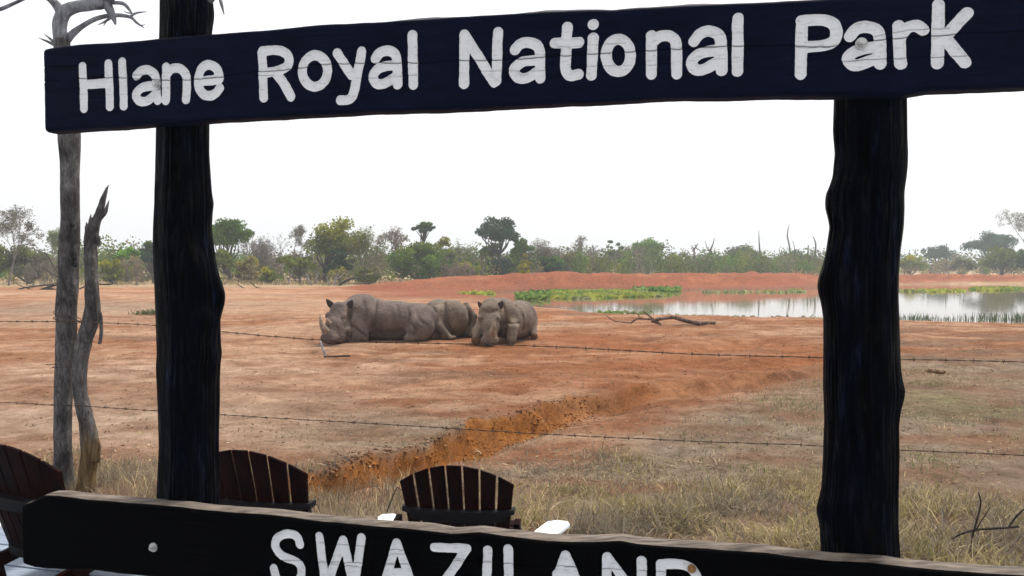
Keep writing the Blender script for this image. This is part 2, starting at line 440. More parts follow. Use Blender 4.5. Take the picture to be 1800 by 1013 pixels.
def build_ground():
    ys = [1.2]
    while ys[-1] < 700:
        q = ys[-1]; ys.append(q * (1.035 if q < 5.6 else 1.0058 if q < 19 else 1.0105 if q < 105 else 1.05))
    ys = np.array(ys); us = np.linspace(-1, 1, 500); us = us * (0.62 + 0.38 * us * us)
    half = ys * 0.95 + 4.0
    X = us[None, :] * half[:, None]; Y = np.repeat(ys[:, None], len(us), 1)
    h, c, _ = terrain(X, Y)
    V = np.stack([X, Y, h], -1).reshape(-1, 3)
    nr, nc = X.shape
    i = np.arange(nr * nc).reshape(nr, nc)
    Fc = np.stack([i[:-1, :-1], i[:-1, 1:], i[1:, 1:], i[1:, :-1]], -1).reshape(-1, 4)
    m, n, b, o = new_mat('red_earth_and_dry_litter')
    a = attr(n, 'soil')
    co = coords(n, (1, 1, 1))
    f1 = noise(n, co, 3.2, 8, 0.68, 0.2)
    f2 = noise(n, coords(n, (1.0, 1.6, 1)), 17, 8, 0.75)
    f3 = noise(n, coords(n, (1, 1.4, 1)), 70, 4, 0.7)
    r1 = ramp(n, f1, [(0.28, (0.60, 0.56, 0.52)), (0.5, (1.0, 1.0, 1.0)), (0.72, (1.36, 1.42, 1.48))])
    r2 = ramp(n, f2, [(0.28, (0.38, 0.33, 0.29)), (0.44, (0.95, 0.94, 0.93)), (0.55, (1.05, 1.05, 1.05)), (0.72, (1.55, 1.6, 1.65))])
    r3 = ramp(n, f3, [(0.30, (0.62, 0.60, 0.58)), (0.5, (1, 1, 1)), (0.7, (1.22, 1.22, 1.2))])
    c1 = mixc(n, 1.0, a.outputs['Color'], r1.outputs[0], 'MULTIPLY')
    c2 = mixc(n, 1.0, c1, r2.outputs[0], 'MULTIPLY')
    c3 = mixc(n, 0.8, c2, r3.outputs[0], 'MULTIPLY')
    n.links.new(c3, b.inputs['Base Color'])
    b.inputs['Roughness'].default_value = 0.95; b.inputs['Specular IOR Level'].default_value = 0.1
    ma = N(n, 'ShaderNodeMath', operation='ADD'); n.links.new(f2, ma.inputs[0]); n.links.new(f3, ma.inputs[1])
    bump(n, b, ma.outputs[0], 0.9, 0.07)
    g = link_mesh('ground', V, Fc, m, smooth=True)
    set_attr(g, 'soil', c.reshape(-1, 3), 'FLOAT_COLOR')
    tag(g, 'bare red earth of the paddock with gully and dry grey patches', 'ground', kind='structure')
    return g
build_ground()

def gz_at(x, y):
    h, _, _ = terrain(np.array([x], float), np.array([y], float)); return float(h[0])

# water
def build_water():
    P = np.array(smooth_path(LAKE + [LAKE[0]], 5)[:-1]); cen = P.mean(0)
    Q = cen + (P - cen) * 1.03
    m, n, b, o = new_mat('still_muddy_water')
    b.inputs['Base Color'].default_value = (0.16, 0.115, 0.075, 1); b.inputs['Roughness'].default_value = 0.03
    b.inputs['IOR'].default_value = 1.33; b.inputs['Specular IOR Level'].default_value = 0.9
    co = coords(n, (1.0, 2.2, 1)); bump(n, b, noise(n, co, 1.6, 3, 0.5), 0.10, 0.02)
    wtr = link_mesh('water', [(x, y, WATER_Z) for x, y in Q], [tuple(range(len(Q)))], m)
    tag(wtr, 'still brown waterhole reflecting the white sky and red bank', 'water', kind='structure')
build_water()

# ================================================================== SIGN
SA, SB = at(150, HZ, 2.95), at(1420, HZ, 2.36)
S_U = Vector((SB.x - SA.x, SB.y - SA.y, 0)).normalized()
S_W = Vector((S_U.y, -S_U.x, 0))
if S_W.y > 0: S_W = -S_W         # towards the camera
def sign_uv(px, py, off=0.0):
    """pixel -> (u, z) on the sign plane moved off metres towards the camera"""
    r = ray(px, py); o = Vector((SA.x, SA.y, 0)) + S_W * off
    c = Vector((0, 0, CAM_Z)); s = (o - c).dot(S_W) / r.dot(S_W)
    p = c + r * s
    return (p - o).dot(S_U), p.z
def sign_pt(u, z, wv=0.0):
    return Vector((SA.x, SA.y, 0)) + S_U * u + S_W * wv + Vector((0, 0, z))

sign_base = sign_pt(sign_uv(880, 900)[0], 0.0, -0.12)
SIGN = thing('park_sign', 'dark timber park name sign of two log posts and two carved boards', 'sign', sign_base)

Z1 = lambda pts: [(x / 2.98, y / 2.98) for x, y in pts]
Z2 = lambda pts: [(560 + x / 2.8125, y / 2.8125) for x, y in pts]
Z3 = lambda pts: [(1200 + x / 2.98, y / 2.98) for x, y in pts]
L2 = lambda pts: [(370 + x / 3.712, 740 + y / 3.712) for x, y in pts]
L3 = lambda pts: [(680 + x / 3.214, 780 + y / 3.214) for x, y in pts]
def ell(cx, cy, rx, ry, n=14, slant=0.0):
    return [(cx + rx * math.cos(t) , cy + ry * math.sin(t)) for t in [2 * math.pi * k / n for k in range(n + 1)]]
# letter = (mapping, [ (points, curved?) ... ])
TOP = [
 (Z1, [([(432, 348), (440, 568)], 0), ([(567, 335), (576, 558)], 0), ([(450, 443), (570, 435)], 0)]),
 (Z1, [([(640, 325), (648, 555)], 0)]),
 (Z1, [([(712, 398), (738, 372), (775, 366), (808, 388), (818, 430), (820, 500), (826, 525)], 1), ([(812, 448), (745, 458), (713, 495), (730, 528), (770, 530), (812, 495)], 1)]),
 (Z1, [([(870, 352), (868, 528)], 0), ([(870, 395), (900, 362), (945, 362), (974, 395), (978, 445), (975, 522)], 1)]),
 (Z1, [([(1040, 428), (1146, 416)], 0), ([(1148, 408), (1135, 362), (1095, 339), (1057, 356), (1040, 400), (1041, 455), (1065, 493), (1100, 502), (1130, 490), (1150, 464)], 1)]),
 (Z1, [([(1372, 275), (1382, 513)], 0), ([(1374, 270), (1450, 264), (1500, 282), (1514, 315), (1500, 350), (1450, 372), (1385, 384)], 1), ([(1445, 385), (1490, 442), (1524, 506)], 1)]),
 (Z1, [(ell(1650, 372, 66, 82), 1)]),
 (Z2, [([(92, 264), (162, 372)], 0), ([(212, 256), (190, 375), (172, 462), (148, 493), (108, 496)], 1)]),
 (Z2, [([(282, 290), (302, 262), (345, 251), (380, 272), (388, 330), (391, 418)], 1), ([(378, 322), (302, 336), (270, 375), (286, 413), (326, 412), (378, 380)], 1)]),
 (Z2, [([(463, 176), (468, 420)], 0)]),
 (Z2, [([(720, 172), (720, 415)], 0), ([(722, 172), (868, 408)], 0), ([(886, 160), (880, 400)], 0)]),
 (Z2, [([(970, 246), (1000, 216), (1050, 212), (1088, 236), (1095, 300), (1096, 388)], 1), ([(1090, 298), (1010, 306), (966, 345), (985, 384), (1030, 386), (1085, 352)], 1)]),
 (Z2, [([(1230, 135), (1221, 300), (1222, 345), (1240, 374), (1284, 368)], 1), ([(1168, 214), (1288, 210)], 0)]),
 (Z2, [([(1358, 190), (1350, 372)], 0), ([(1357, 122), (1359, 121)], 0)]),
 (Z2, [(ell(1482, 274, 61, 80), 1)]),
 (Z2, [([(1645, 178), (1645, 368)], 0), ([(1645, 215), (1690, 178), (1740, 182), (1768, 222), (1771, 368)], 1)]),
 (Z3, [([(60, 216), (90, 177), (140, 162), (188, 182), (202, 232), (205, 368)], 1), ([(198, 262), (102, 276), (47, 322), (66, 362), (110, 363), (195, 318)], 1)]),
 (Z3, [([(290, 95), (286, 374)], 0)]),
 (Z3, [([(625, 112), (618, 388)], 0), ([(622, 110), (720, 104), (785, 122), (806, 165), (794, 213), (745, 238), (640, 248)], 1)]),
 (Z3, [([(877, 190), (912, 152), (970, 143), (1018, 163), (1034, 212), (1034, 334)], 1), ([(1030, 246), (932, 258), (868, 298), (884, 335), (930, 340), (1026, 300)], 1)]),
 (Z3, [([(1130, 136), (1142, 334)], 0), ([(1136, 195), (1175, 148), (1222, 136), (1258, 158)], 1)]),
 (Z3, [([(1340, 26), (1335, 333)], 0), ([(1488, 72), (1368, 196)], 0), ([(1372, 200), (1478, 328)], 0)]),
]
LOW = [
 (L2, [([(585, 805), (560, 752), (500, 738), (436, 766), (426, 822), (470, 880), (555, 915), (592, 960), (582, 1030), (510, 1062), (440, 1040), (414, 962)], 1)]),
 (L2, [([(710, 752), (752, 1095)], 0), ([(752, 1095), (866, 778)], 0), ([(866, 778), (938, 1095)], 0), ([(985, 762), (938, 1095)], 0)]),
 (L2, [([(1215, 795), (1120, 1115)], 0), ([(1215, 795), (1330, 1105)], 0), ([(1165, 992), (1280, 990)], 0)]),
 (L3, [([(268, 586), (452, 592)], 0), ([(452, 592), (280, 850)], 0), ([(280, 850), (475, 858)], 0)]),
 (L3, [([(570, 602), (560, 862)], 0)]),
 (L3, [([(686, 594), (690, 865)], 0), ([(690, 865), (820, 868)], 0)]),
 (L3, [([(1010, 628), (915, 885)], 0), ([(1010, 628), (1120, 885)], 0), ([(962, 738), (1052, 736)], 0)]),
 (L3, [([(1245, 640), (1238, 905)], 0), ([(1245, 640), (1440, 900)], 0), ([(1440, 660), (1440, 905)], 0)]),
 (L3, [([(1548, 684), (1548, 925)], 0), ([(1548, 680), (1670, 682), (1735, 722), (1758, 805), (1705, 900), (1548, 925)], 1)]),
]

def seg_d(x, y, ax, ay, bx, by):
    ex, ey = bx - ax, by - ay; L = ex * ex + ey * ey + 1e-12
    t = np.clip(((x - ax) * ex + (y - ay) * ey) / L, 0, 1)
    return np.hypot(x - ax - t * ex, y - ay - t * ey)

def carved_board(name, label, letters, stroke, top_px, bot_px, px0, px1, thick, mats, edge_idx, cracks, du, dv, seed, letter_depth=0.006):
    """a timber board whose front face is really carved with the letters; each letter is its own painted piece"""
    u0 = sign_uv(px0, 300)[0]; u1 = sign_uv(px1, 300)[0]
    tp = np.array([sign_uv(*p) for p in top_px]); bp = np.array([sign_uv(*p) for p in bot_px])
    U = np.arange(u0, u1 + du, du); nu = len(U)
    vt = np.interp(U, tp[:, 0], tp[:, 1]) + 0.004 * fbm(U / 0.15, U * 0, oct=4, seed=seed)
    vb = np.interp(U, bp[:, 0], bp[:, 1]) + 0.004 * fbm(U / 0.15, U * 0 + 9, oct=4, seed=seed + 1)
    ntv = int(np.max(vt - vb) / dv) + 1
    T = np.linspace(0, 1, ntv)
    UU = np.repeat(U[None, :], ntv, 0); VV = vb[None, :] + (vt - vb)[None, :] * T[:, None]
    # worn, slightly wavy ends
    wob = 0.006 * fbm(VV / 0.03, VV * 0, oct=3, seed=seed + 2)
    wend = np.exp(-(UU - u0) / 0.02)
    UU = UU + wob * wend
    # surface: waviness, rounded arrises, fine fibres
    Wf = 0.0025 * fbm(UU / 0.5, VV / 0.06, oct=3, seed=seed + 3) + 0.0008 * fbm(UU / 0.12, VV / 0.006, oct=2, seed=seed + 4)
    edge = np.minimum(VV - vb[None, :], vt[None, :] - VV)
    r = 0.016
    Wf = Wf - (r - np.sqrt(np.maximum(r * r - np.maximum(r - edge, 0) ** 2, 0)))
    eu = np.maximum(UU - u0, 0); r2 = 0.02
    Wf = Wf - (r2 - np.sqrt(np.maximum(r2 * r2 - np.maximum(r2 - eu, 0) ** 2, 0)))
    crack = np.zeros_like(UU)
    jit = np.repeat((0.0016 * fbm(U / 0.025, U * 0 + 3, oct=2, seed=seed + 8))[None, :], ntv, 0)
    for ln in cracks:
        q = [sign_uv(*p) for p in smooth_path(ln[0], 4)]; hw = ln[1]
        d = np.full(UU.shape, 1e9)
        for a, b in zip(q[:-1], q[1:]):
            m = (UU > min(a[0], b[0]) - 0.02) & (UU < max(a[0], b[0]) + 0.02)
            if m.any(): d[m] = np.minimum(d[m], seg_d(UU[m], VV[m] + jit[m], a[0], a[1], b[0], b[1]))
        crack = np.maximum(crack, np.clip(1.25 - d / hw, 0, 1) * ln[2])
    Wf = Wf - 0.004 * crack
    # letters
    Sd = np.full(UU.shape, 1e9); Id = np.full(UU.shape, -1)
    for li, (mp, strokes) in enumerate(letters):
        dl = None
        segs = []
        for pts, curved in strokes:
            q = mp(pts)
            if curved: q = smooth_path(q, 4)
            q = [sign_uv(*p) for p in q]; segs += list(zip(q[:-1], q[1:]))
        A = np.array([[*a, *b] for a, b in segs])
        lo_u, hi_u = A[:, [0, 2]].min() - 0.04, A[:, [0, 2]].max() + 0.04
        j = np.where((U > lo_u) & (U < hi_u))[0]
        xs, ys = UU[:, j], VV[:, j]
        d = np.full(xs.shape, 1e9)
        for ax, ay, bx, by in A: d = np.minimum(d, seg_d(xs, ys, ax, ay, bx, by))
        d = d - stroke * (1 + 0.10 * fbm(xs / 0.03, ys / 0.03, oct=2, seed=seed + 20 + li)) - 0.0007 * fbm(xs / 0.006, ys / 0.006, oct=2, seed=seed + 40)
        m = d < Sd[:, j]
        Sd[:, j] = np.where(m, d, Sd[:, j]); Id[:, j] = np.where(m & (d < 0.02), li, Id[:, j])
    # every grid vertex belongs to board (Sd>=0) or a letter (Sd<0)
    eps = 1e-5; Sd = np.where(np.abs(Sd) < eps, eps, Sd)
    ins = Sd < 0
    Wl = Wf - letter_depth * sstep(0, 0.0065, -Sd)
    ii = np.arange(ntv * nu).reshape(ntv, nu)
    quad = np.stack([ii[:-1, :-1], ii[:-1, 1:], ii[1:, 1:], ii[1:, :-1]], -1).reshape(-1, 4)
    fin = ins.ravel()[quad].sum(1)
    idq = np.where(ins, Id, -1).ravel()[quad].max(1)
    fu, fv, fw = UU.ravel(), VV.ravel(), np.where(ins, Wl, Wf).ravel(); fs = Sd.ravel(); fc = crack.ravel(); fw0 = Wf.ravel()
    bv = [fu, fv, fw]; nb = ntv * nu
    extra = []; ekey = {}
    board_poly = []; letter_poly = {k: [] for k in range(len(letters))}
    mixed = np.where((fin > 0) & (fin < 4))[0]
    for q in mixed:
        vs = quad[q]; k = idq[q]; pin = []; pout = []
        for a in range(4):
            va, vb_ = int(vs[a]), int(vs[(a + 1) % 4])
            (pin if fs[va] < 0 else pout).append(va)
            if (fs[va] < 0) != (fs[vb_] < 0):
                key = (min(va, vb_), max(va, vb_))
                if key not in ekey:
                    a0, b0 = key; t = fs[a0] / (fs[a0] - fs[b0])
                    ekey[key] = nb + len(extra)
                    extra.append((fu[a0] + t * (fu[b0] - fu[a0]), fv[a0] + t * (fv[b0] - fv[a0]), fw0[a0] + t * (fw0[b0] - fw0[a0]), fc[a0] + t * (fc[b0] - fc[a0])))
                pin.append(ekey[key]); pout.append(ekey[key])
        if len(pout) >= 3: board_poly.append(tuple(pout))
        if len(pin) >= 3: letter_poly[int(k)].append(tuple(pin))
    ex = np.array(extra).reshape(-1, 4)
    au = np.concatenate([fu, ex[:, 0]]); av = np.concatenate([fv, ex[:, 1]]); aw = np.concatenate([fw, ex[:, 2]]); ac = np.concatenate([fc, ex[:, 3]])
    def world(u, v, wv):
        o = np.array([SA.x, SA.y, 0.0])
        return o[None, :] + u[:, None] * np.array(S_U)[None, :] + wv[:, None] * np.array(S_W)[None, :] + v[:, None] * np.array([0, 0, 1.0])[None, :]
    # rest of the board: top, back, bottom strips and the two ends
    tu = U
    nb2 = 7
    rows_u, rows_v, rows_w = [], [], []
    Wt = Wf[-1]; Wb = Wf[0]
    lump = fbm(tu / 0.22, tu * 0 + 5, oct=4, seed=seed + 60)
    for k in range(1, nb2 + 1):
        t = k / nb2
        rows_u.append(UU[-1]); rows_w.append(Wt * (1 - t) - thick * t)
        rows_v.append(vt + (0.006 * math.sin(math.pi * t) + 0.012 * t * (1 - t) * 4 * lump) * 1.0)
    rows_u.append(UU[0]); rows_v.append(vb.copy()); rows_w.append(np.full(nu, -thick))
    su = np.concatenate(rows_u); sv = np.concatenate(rows_v); sw = np.concatenate(rows_w)
    k0 = len(au)
    au = np.concatenate([au, su]); av = np.concatenate([av, sv]); aw = np.concatenate([aw, sw]); ac = np.concatenate([ac, np.zeros(len(su))])
    ring = [ii[-1]] + [k0 + np.arange(nu) + r_ * nu for r_ in range(nb2 + 1)] + [ii[0]]
    strips = []; sidx = []
    for r_ in range(len(ring) - 1):
        a, b = ring[r_], ring[r_ + 1]
        strips.append(np.stack([a[:-1], a[1:], b[1:], b[:-1]], -1)); sidx += [1 if r_ < nb2 else 0] * (nu - 1)
    strips = np.concatenate(strips)
    capL = [int(x) for x in ii[:, 0]] + [int(k0 + r_ * nu) for r_ in range(nb2 + 1)]
    capR = [int(x) for x in ii[:, -1]] + [int(k0 + r_ * nu + nu - 1) for r_ in range(nb2 + 1)]
    faces = [tuple(f) for f in quad[fin == 0].tolist()] + board_poly + [tuple(f) for f in strips.tolist()] + [tuple(capL[::-1]), tuple(capR)]
    midx = [0] * (int((fin == 0).sum()) + len(board_poly)) + sidx + [0, 0]
    P = world(au, av, aw)
    used = np.zeros(len(P), bool)
    for f in faces: used[list(f)] = True
    rem = np.cumsum(used) - 1
    fcs = [tuple(int(rem[i]) for i in f) for f in faces]
    bo = link_mesh(name, P[used], fcs, mats, SIGN, smooth=True, mat_idx=midx)
    set_attr(bo, 'crack', ac[used]); bo['label'] = label
    full = {k: quad[(fin == 4) & (idq == k)].tolist() for k in range(len(letters))}
    for k in range(len(letters)):
        fl = [tuple(f) for f in full[k]] + letter_poly[k]
        if not fl: continue
        idx = np.unique(np.concatenate([np.array(f) for f in fl])); mp_ = {int(v): i for i, v in enumerate(idx)}
        lo = link_mesh('letter', P[idx] - 0, [tuple(mp_[int(i)] for i in f) for f in fl], M['letter'], bo, smooth=True)
        set_attr(lo, 'crack', ac[idx])
    return bo

cr_top = [
 ([(138, 138), (200, 136), (300, 141), (395, 134), (455, 126), (530, 119), (560, 113), (700, 110), (735, 111), (810, 106), (880, 105), (1000, 97), (1085, 92), (1200, 85), (1290, 80), (1400, 81), (1470, 80), (1540, 71), (1640, 62), (1820, 55)], 0.0020, 1.0),
 ([(74, 118), (135, 118)], 0.0022, 1.0), ([(74, 144), (105, 143)], 0.0028, 1.0), ([(225, 131), (265, 131)], 0.0015, 0.7), ([(448, 133), (480, 132)], 0.0015, 0.7),
 ([(1395, 84), (1460, 82)], 0.0013, 0.6), ([(1480, 108), (1545, 104), (1700, 98)], 0.0014, 0.8), ([(1530, 66), (1600, 52), (1670, 49)], 0.0014, 0.7),
 ([(625, 138), (735, 132)], 0.0012, 0.5), ([(840, 125), (960, 124)], 0.0012, 0.6), ([(960, 84), (1100, 75)], 0.0011, 0.5), ([(1000, 117), (1180, 113)], 0.0011, 0.5),
 ([(880, 94), (960, 96)], 0.0011, 0.4), ([(1200, 108), (1300, 100)], 0.0011, 0.4), ([(130, 165), (230, 166)], 0.0012, 0.45), ([(280, 128), (330, 127)], 0.0011, 0.5), ([(1240, 62), (1310, 56)], 0.0011, 0.4)]
TOP_TOP = [(60, 88), (90, 82), (150, 76), (240, 70), (330, 62), (420, 55), (560, 43), (700, 34), (900, 23), (1100, 13), (1300, 3), (1500, -6), (1800, -18), (2100, -30)]
TOP_BOT = [(60, 232), (100, 230), (200, 223), (275, 217), (370, 211), (450, 206), (560, 201), (640, 195), (760, 192), (900, 186), (1000, 180), (1200, 170), (1300, 169), (1480, 166), (1590, 165), (1640, 157), (1800, 152), (2100, 144)]
B1 = carved_board('board', 'dark navy stained upper board carved with white park name', TOP, 0.0168, TOP_TOP, TOP_BOT, 76, 2050, 0.075,
             [M['board'], M['dark_edge']], 1, cr_top, 0.0032, 0.0024, 100)
cr_low = [([(480, 985), (560, 990), (640, 1000)], 0.0014, 0.7), ([(560, 955), (640, 962), (720, 970)], 0.0014, 0.8), ([(680, 975), (740, 978), (900, 992)], 0.0013, 0.7),
          ([(560, 988), (700, 994)], 0.0013, 0.8), ([(670, 990), (720, 994)], 0.0013, 0.8), ([(760, 985), (1200, 1008)], 0.0013, 0.8), ([(970, 995), (1020, 998)], 0.0013, 0.8)]
LOW_TOP = [(10, 902), (28, 893), (52, 884), (72, 874), (95, 874), (150, 880), (210, 886), (300, 893), (380, 900), (480, 908), (560, 918), (640, 926), (720, 932), (790, 941), (840, 938), (880, 944), (960, 953), (1040, 956), (1090, 954), (1120, 958), (1200, 965), (1350, 976), (1450, 988), (1600, 1000), (1800, 1016), (2100, 1040)]
LOW_BOT = [(10, 985), (60, 1000), (150, 1004), (300, 1020), (600, 1048), (900, 1078), (1200, 1112), (1800, 1175), (2100, 1205)]
B2 = carved_board('board', 'black lower board with live bare edge and white capital letters', LOW, 0.0155, LOW_TOP, LOW_BOT, 24, 2050, 0.085,
             [M['board_low'], M['bare_edge']], 1, cr_low, 0.0034, 0.0026, 200)

def bolt(px, py, rad, parent, rusty=False):
    u, z = sign_uv(px, py); o = MB()
    def disc(r, w0, w1, n):
        ring = [(u + r * math.cos(2 * math.pi * k / n), z + r * math.sin(2 * math.pi * k / n)) for k in range(n)]
        vs = [sign_pt(a, b, w0) for a, b in ring] + [sign_pt(a, b, w1) for a, b in ring]
        o.add(vs, [tuple(range(n)), tuple(range(n, 2 * n))[::-1]] + [(i, (i + 1) % n, n + (i + 1) % n, n + i) for i in range(n)])
    disc(rad, -0.008, 0.003, 16); disc(rad * 0.72, 0.0025, 0.011, 6); disc(rad * 0.4, 0.010, 0.019, 10)
    return o.build('bolt', M['steel'] if not rusty else M['rust'], parent)
M['rust'] = mat_noise('rust', (0.12, 0.05, 0.015), (0.32, 0.17, 0.06), 60, 0.8)
bolt(276, 149, 0.017, B1); bolt(1514, 77, 0.017, B1); bolt(270, 962, 0.017, B2); bolt(1216, 1000, 0.013, B2, True)

def log_post(label, edges, front_off, knots, seed, face_angle, ridges):
    """edges: (py, px_left, px_right); the log's ring follows both outlines"""
    e = np.array(edges, float)
    pys = np.arange(e[0, 0], e[-1, 0] + 0.1, 6.0)
    lf = np.interp(pys, e[:, 0], e[:, 1]); rt = np.interp(pys, e[:, 0], e[:, 2])
    seg = 96; V = []; nrow = len(pys)
    for py, a, b in zip(pys, lf, rt):
        off = -front_off
        ua, z = sign_uv(a, py, off - 0.11); ub, _ = sign_uv(b, py, off - 0.11)
        vd = ray((a + b) / 2, py); vd = Vector((vd.x, vd.y, 0)).normalized()
        c = (ua + ub) / 2; rad = (ub - ua) / 2 * abs(vd.dot(S_W)) * 0.99
        an = np.linspace(0, 2 * np.pi, seg, endpoint=False)
        rr = np.full(seg, rad)
        # grain: long ridges that wander slowly up the log
        gx = np.cos(an) * 3.2; gy = np.sin(an) * 3.2
        rr = rr * (1 + 0.045 * fbm(gx * 1.6, gy * 1.6, np.full(seg, z * 1.4), oct=3, seed=seed) + 0.022 * fbm(gx * 5, gy * 5, np.full(seg, z * 2.5), oct=2, seed=seed + 5) * ridges)
        # flattened face turned towards face_angle
        d = np.cos(an - face_angle); flat = rad * 0.93
        lim = np.where(d > 0.2, flat / np.maximum(d, 0.2), 9)
        rr = np.minimum(rr, lim)
        P = [sign_pt(c + rr[k] * math.cos(an[k]), z, off - 0.11 + rr[k] * math.sin(an[k])) for k in range(seg)]
        V.append(P)
    V = np.array([[tuple(p) for p in row] for row in V])
    for (kpx, kpy, ang, size, reach) in knots:      # burls and branch stubs
        u, z = sign_uv(kpx, kpy, -front_off - 0.11)
        kp = np.array(sign_pt(u, z, -front_off - 0.11 + ang))
        dd = np.linalg.norm(V - kp[None, None, :], axis=2)
        k_ = np.exp(-(dd / size) ** 2)
        cen = V.mean(1, keepdims=True)
        dirv = V - cen; dirv /= np.linalg.norm(dirv, axis=2, keepdims=True)
        V = V + dirv * (k_ * reach)[..., None]
    i = np.arange(nrow * seg).reshape(nrow, seg); j = np.roll(i, -1, 1)
    Fc = np.stack([i[:-1], j[:-1], j[1:], i[1:]], -1).reshape(-1, 4)
    faces = [tuple(f) for f in Fc.tolist()] + [tuple(int(k) for k in i[0]), tuple(int(k) for k in i[-1])[::-1]]
    o = link_mesh('post', V.reshape(-1, 3), faces, M['post'], SIGN, smooth=True)
    o['label'] = label
    return o
P1 = [(-160, 284, 376), (0, 281, 374), (60, 280, 372), (200, 276, 369), (270, 275, 369), (340, 273, 374), (360, 273, 376), (400, 271, 374), (440, 270, 378), (470, 271, 380), (495, 272, 384), (560, 275, 387), (620, 278, 388), (640, 276, 385), (700, 278, 386), (780, 280, 384), (850, 277, 386), (890, 275, 386), (1000, 275, 388), (1190, 272, 392), (1390, 270, 395)]
P2 = [(-160, 1472, 1600), (60, 1470, 1598), (170, 1465, 1594), (230, 1463, 1594), (270, 1466, 1594), (310, 1462, 1590), (340, 1453, 1588), (370, 1452, 1589), (400, 1456, 1588), (440, 1450, 1583), (480, 1442, 1580), (520, 1440, 1579), (560, 1446, 1580), (640, 1447, 1582), (680, 1447, 1585), (700, 1448, 1584), (740, 1449, 1580), (800, 1447, 1581), (860, 1443, 1580), (880, 1438, 1580), (910, 1438, 1580), (960, 1442, 1583), (1000, 1440, 1586), (1190, 1436, 1590), (1440, 1432, 1594)]
log_post('left log post, blue-black, with round burl on its right side', P1, 0.077,
         [(392, 522, -0.04, 0.046, 0.075), (384, 500, -0.03, 0.07, 0.014), (386, 548, -0.04, 0.035, 0.022), (273, 283, 0.05, 0.022, 0.014), (276, 770, 0.05, 0.020, 0.020), (374, 355, -0.04, 0.03, 0.010), (372, 20, -0.04, 0.05, 0.012), (382, 640, -0.02, 0.05, 0.012), (372, 560, 0.03, 0.05, 0.02), (366, 470, 0.04, 0.06, 0.014)], 301, R(112), 2.4)
log_post('thicker right log post with lumpy left outline', P2, 0.080,
         [(1440, 500, 0.0, 0.04, 0.012), (1452, 355, 0.0, 0.04, 0.008), (1440, 895, 0.02, 0.03, 0.010), (1586, 690, 0.03, 0.04, 0.008), (1588, 300, 0.02, 0.06, 0.006)], 351, R(100), 1.7)
# short broken twig stub high on the left post
tw = MB(); a_ = Vector(sign_pt(*sign_uv(384, -12, -0.19), -0.19)); b_ = Vector(sign_pt(*sign_uv(394, 26, -0.19), -0.19)); c_ = Vector(sign_pt(*sign_uv(368, 2, -0.19), -0.19))
tw.tube([c_, a_, (a_ + b_) / 2, b_], [0.014, 0.009, 0.006, 0.0015], 7, 0.15)
M['grey_wood'] = mat_noise('grey_dead_wood', (0.10, 0.095, 0.10), (0.34, 0.33, 0.34), 9, 0.85, (6, 6, 1.2), 0.8, 18, bdist=0.02)
tw.build('twig_stub', M['grey_wood'], SIGN, smooth=True)

# ================================================================== DECK
def build_deck():
    d = thing('deck', 'low grey plank deck under the chairs and sign', 'deck', (0, 0, 0)); d['kind'] = 'structure'
    pw, gap = 0.135, 0.012
    for k in range(30):
        q = 0.34 + k * (pw + gap)
        c = FEN_L + FEN_N * (q + pw / 2) + FEN_D * 3.6
        b = MB(); rot = Matrix.Rotation(math.atan2(FEN_D.y, FEN_D.x) + random.uniform(-0.002, 0.002), 3, 'Z')
        b.box((c.x, c.y, DECK_Z - 0.0175 + random.uniform(-0.003, 0.003)), (9.6, pw, 0.035), rot)
        b.build('plank', M['plank'], d, bevel=0.004)
    for k in range(5):      # joists
        c = FEN_L + FEN_N * 2.4 + FEN_D * (-0.9 + k * 2.2); b = MB()
        b.box((c.x, c.y, DECK_Z - 0.085), (0.06, 4.3, 0.085), Matrix.Rotation(math.atan2(FEN_D.y, FEN_D.x), 3, 'Z'))
        b.build('joist', M['plank'], d)
build_deck()

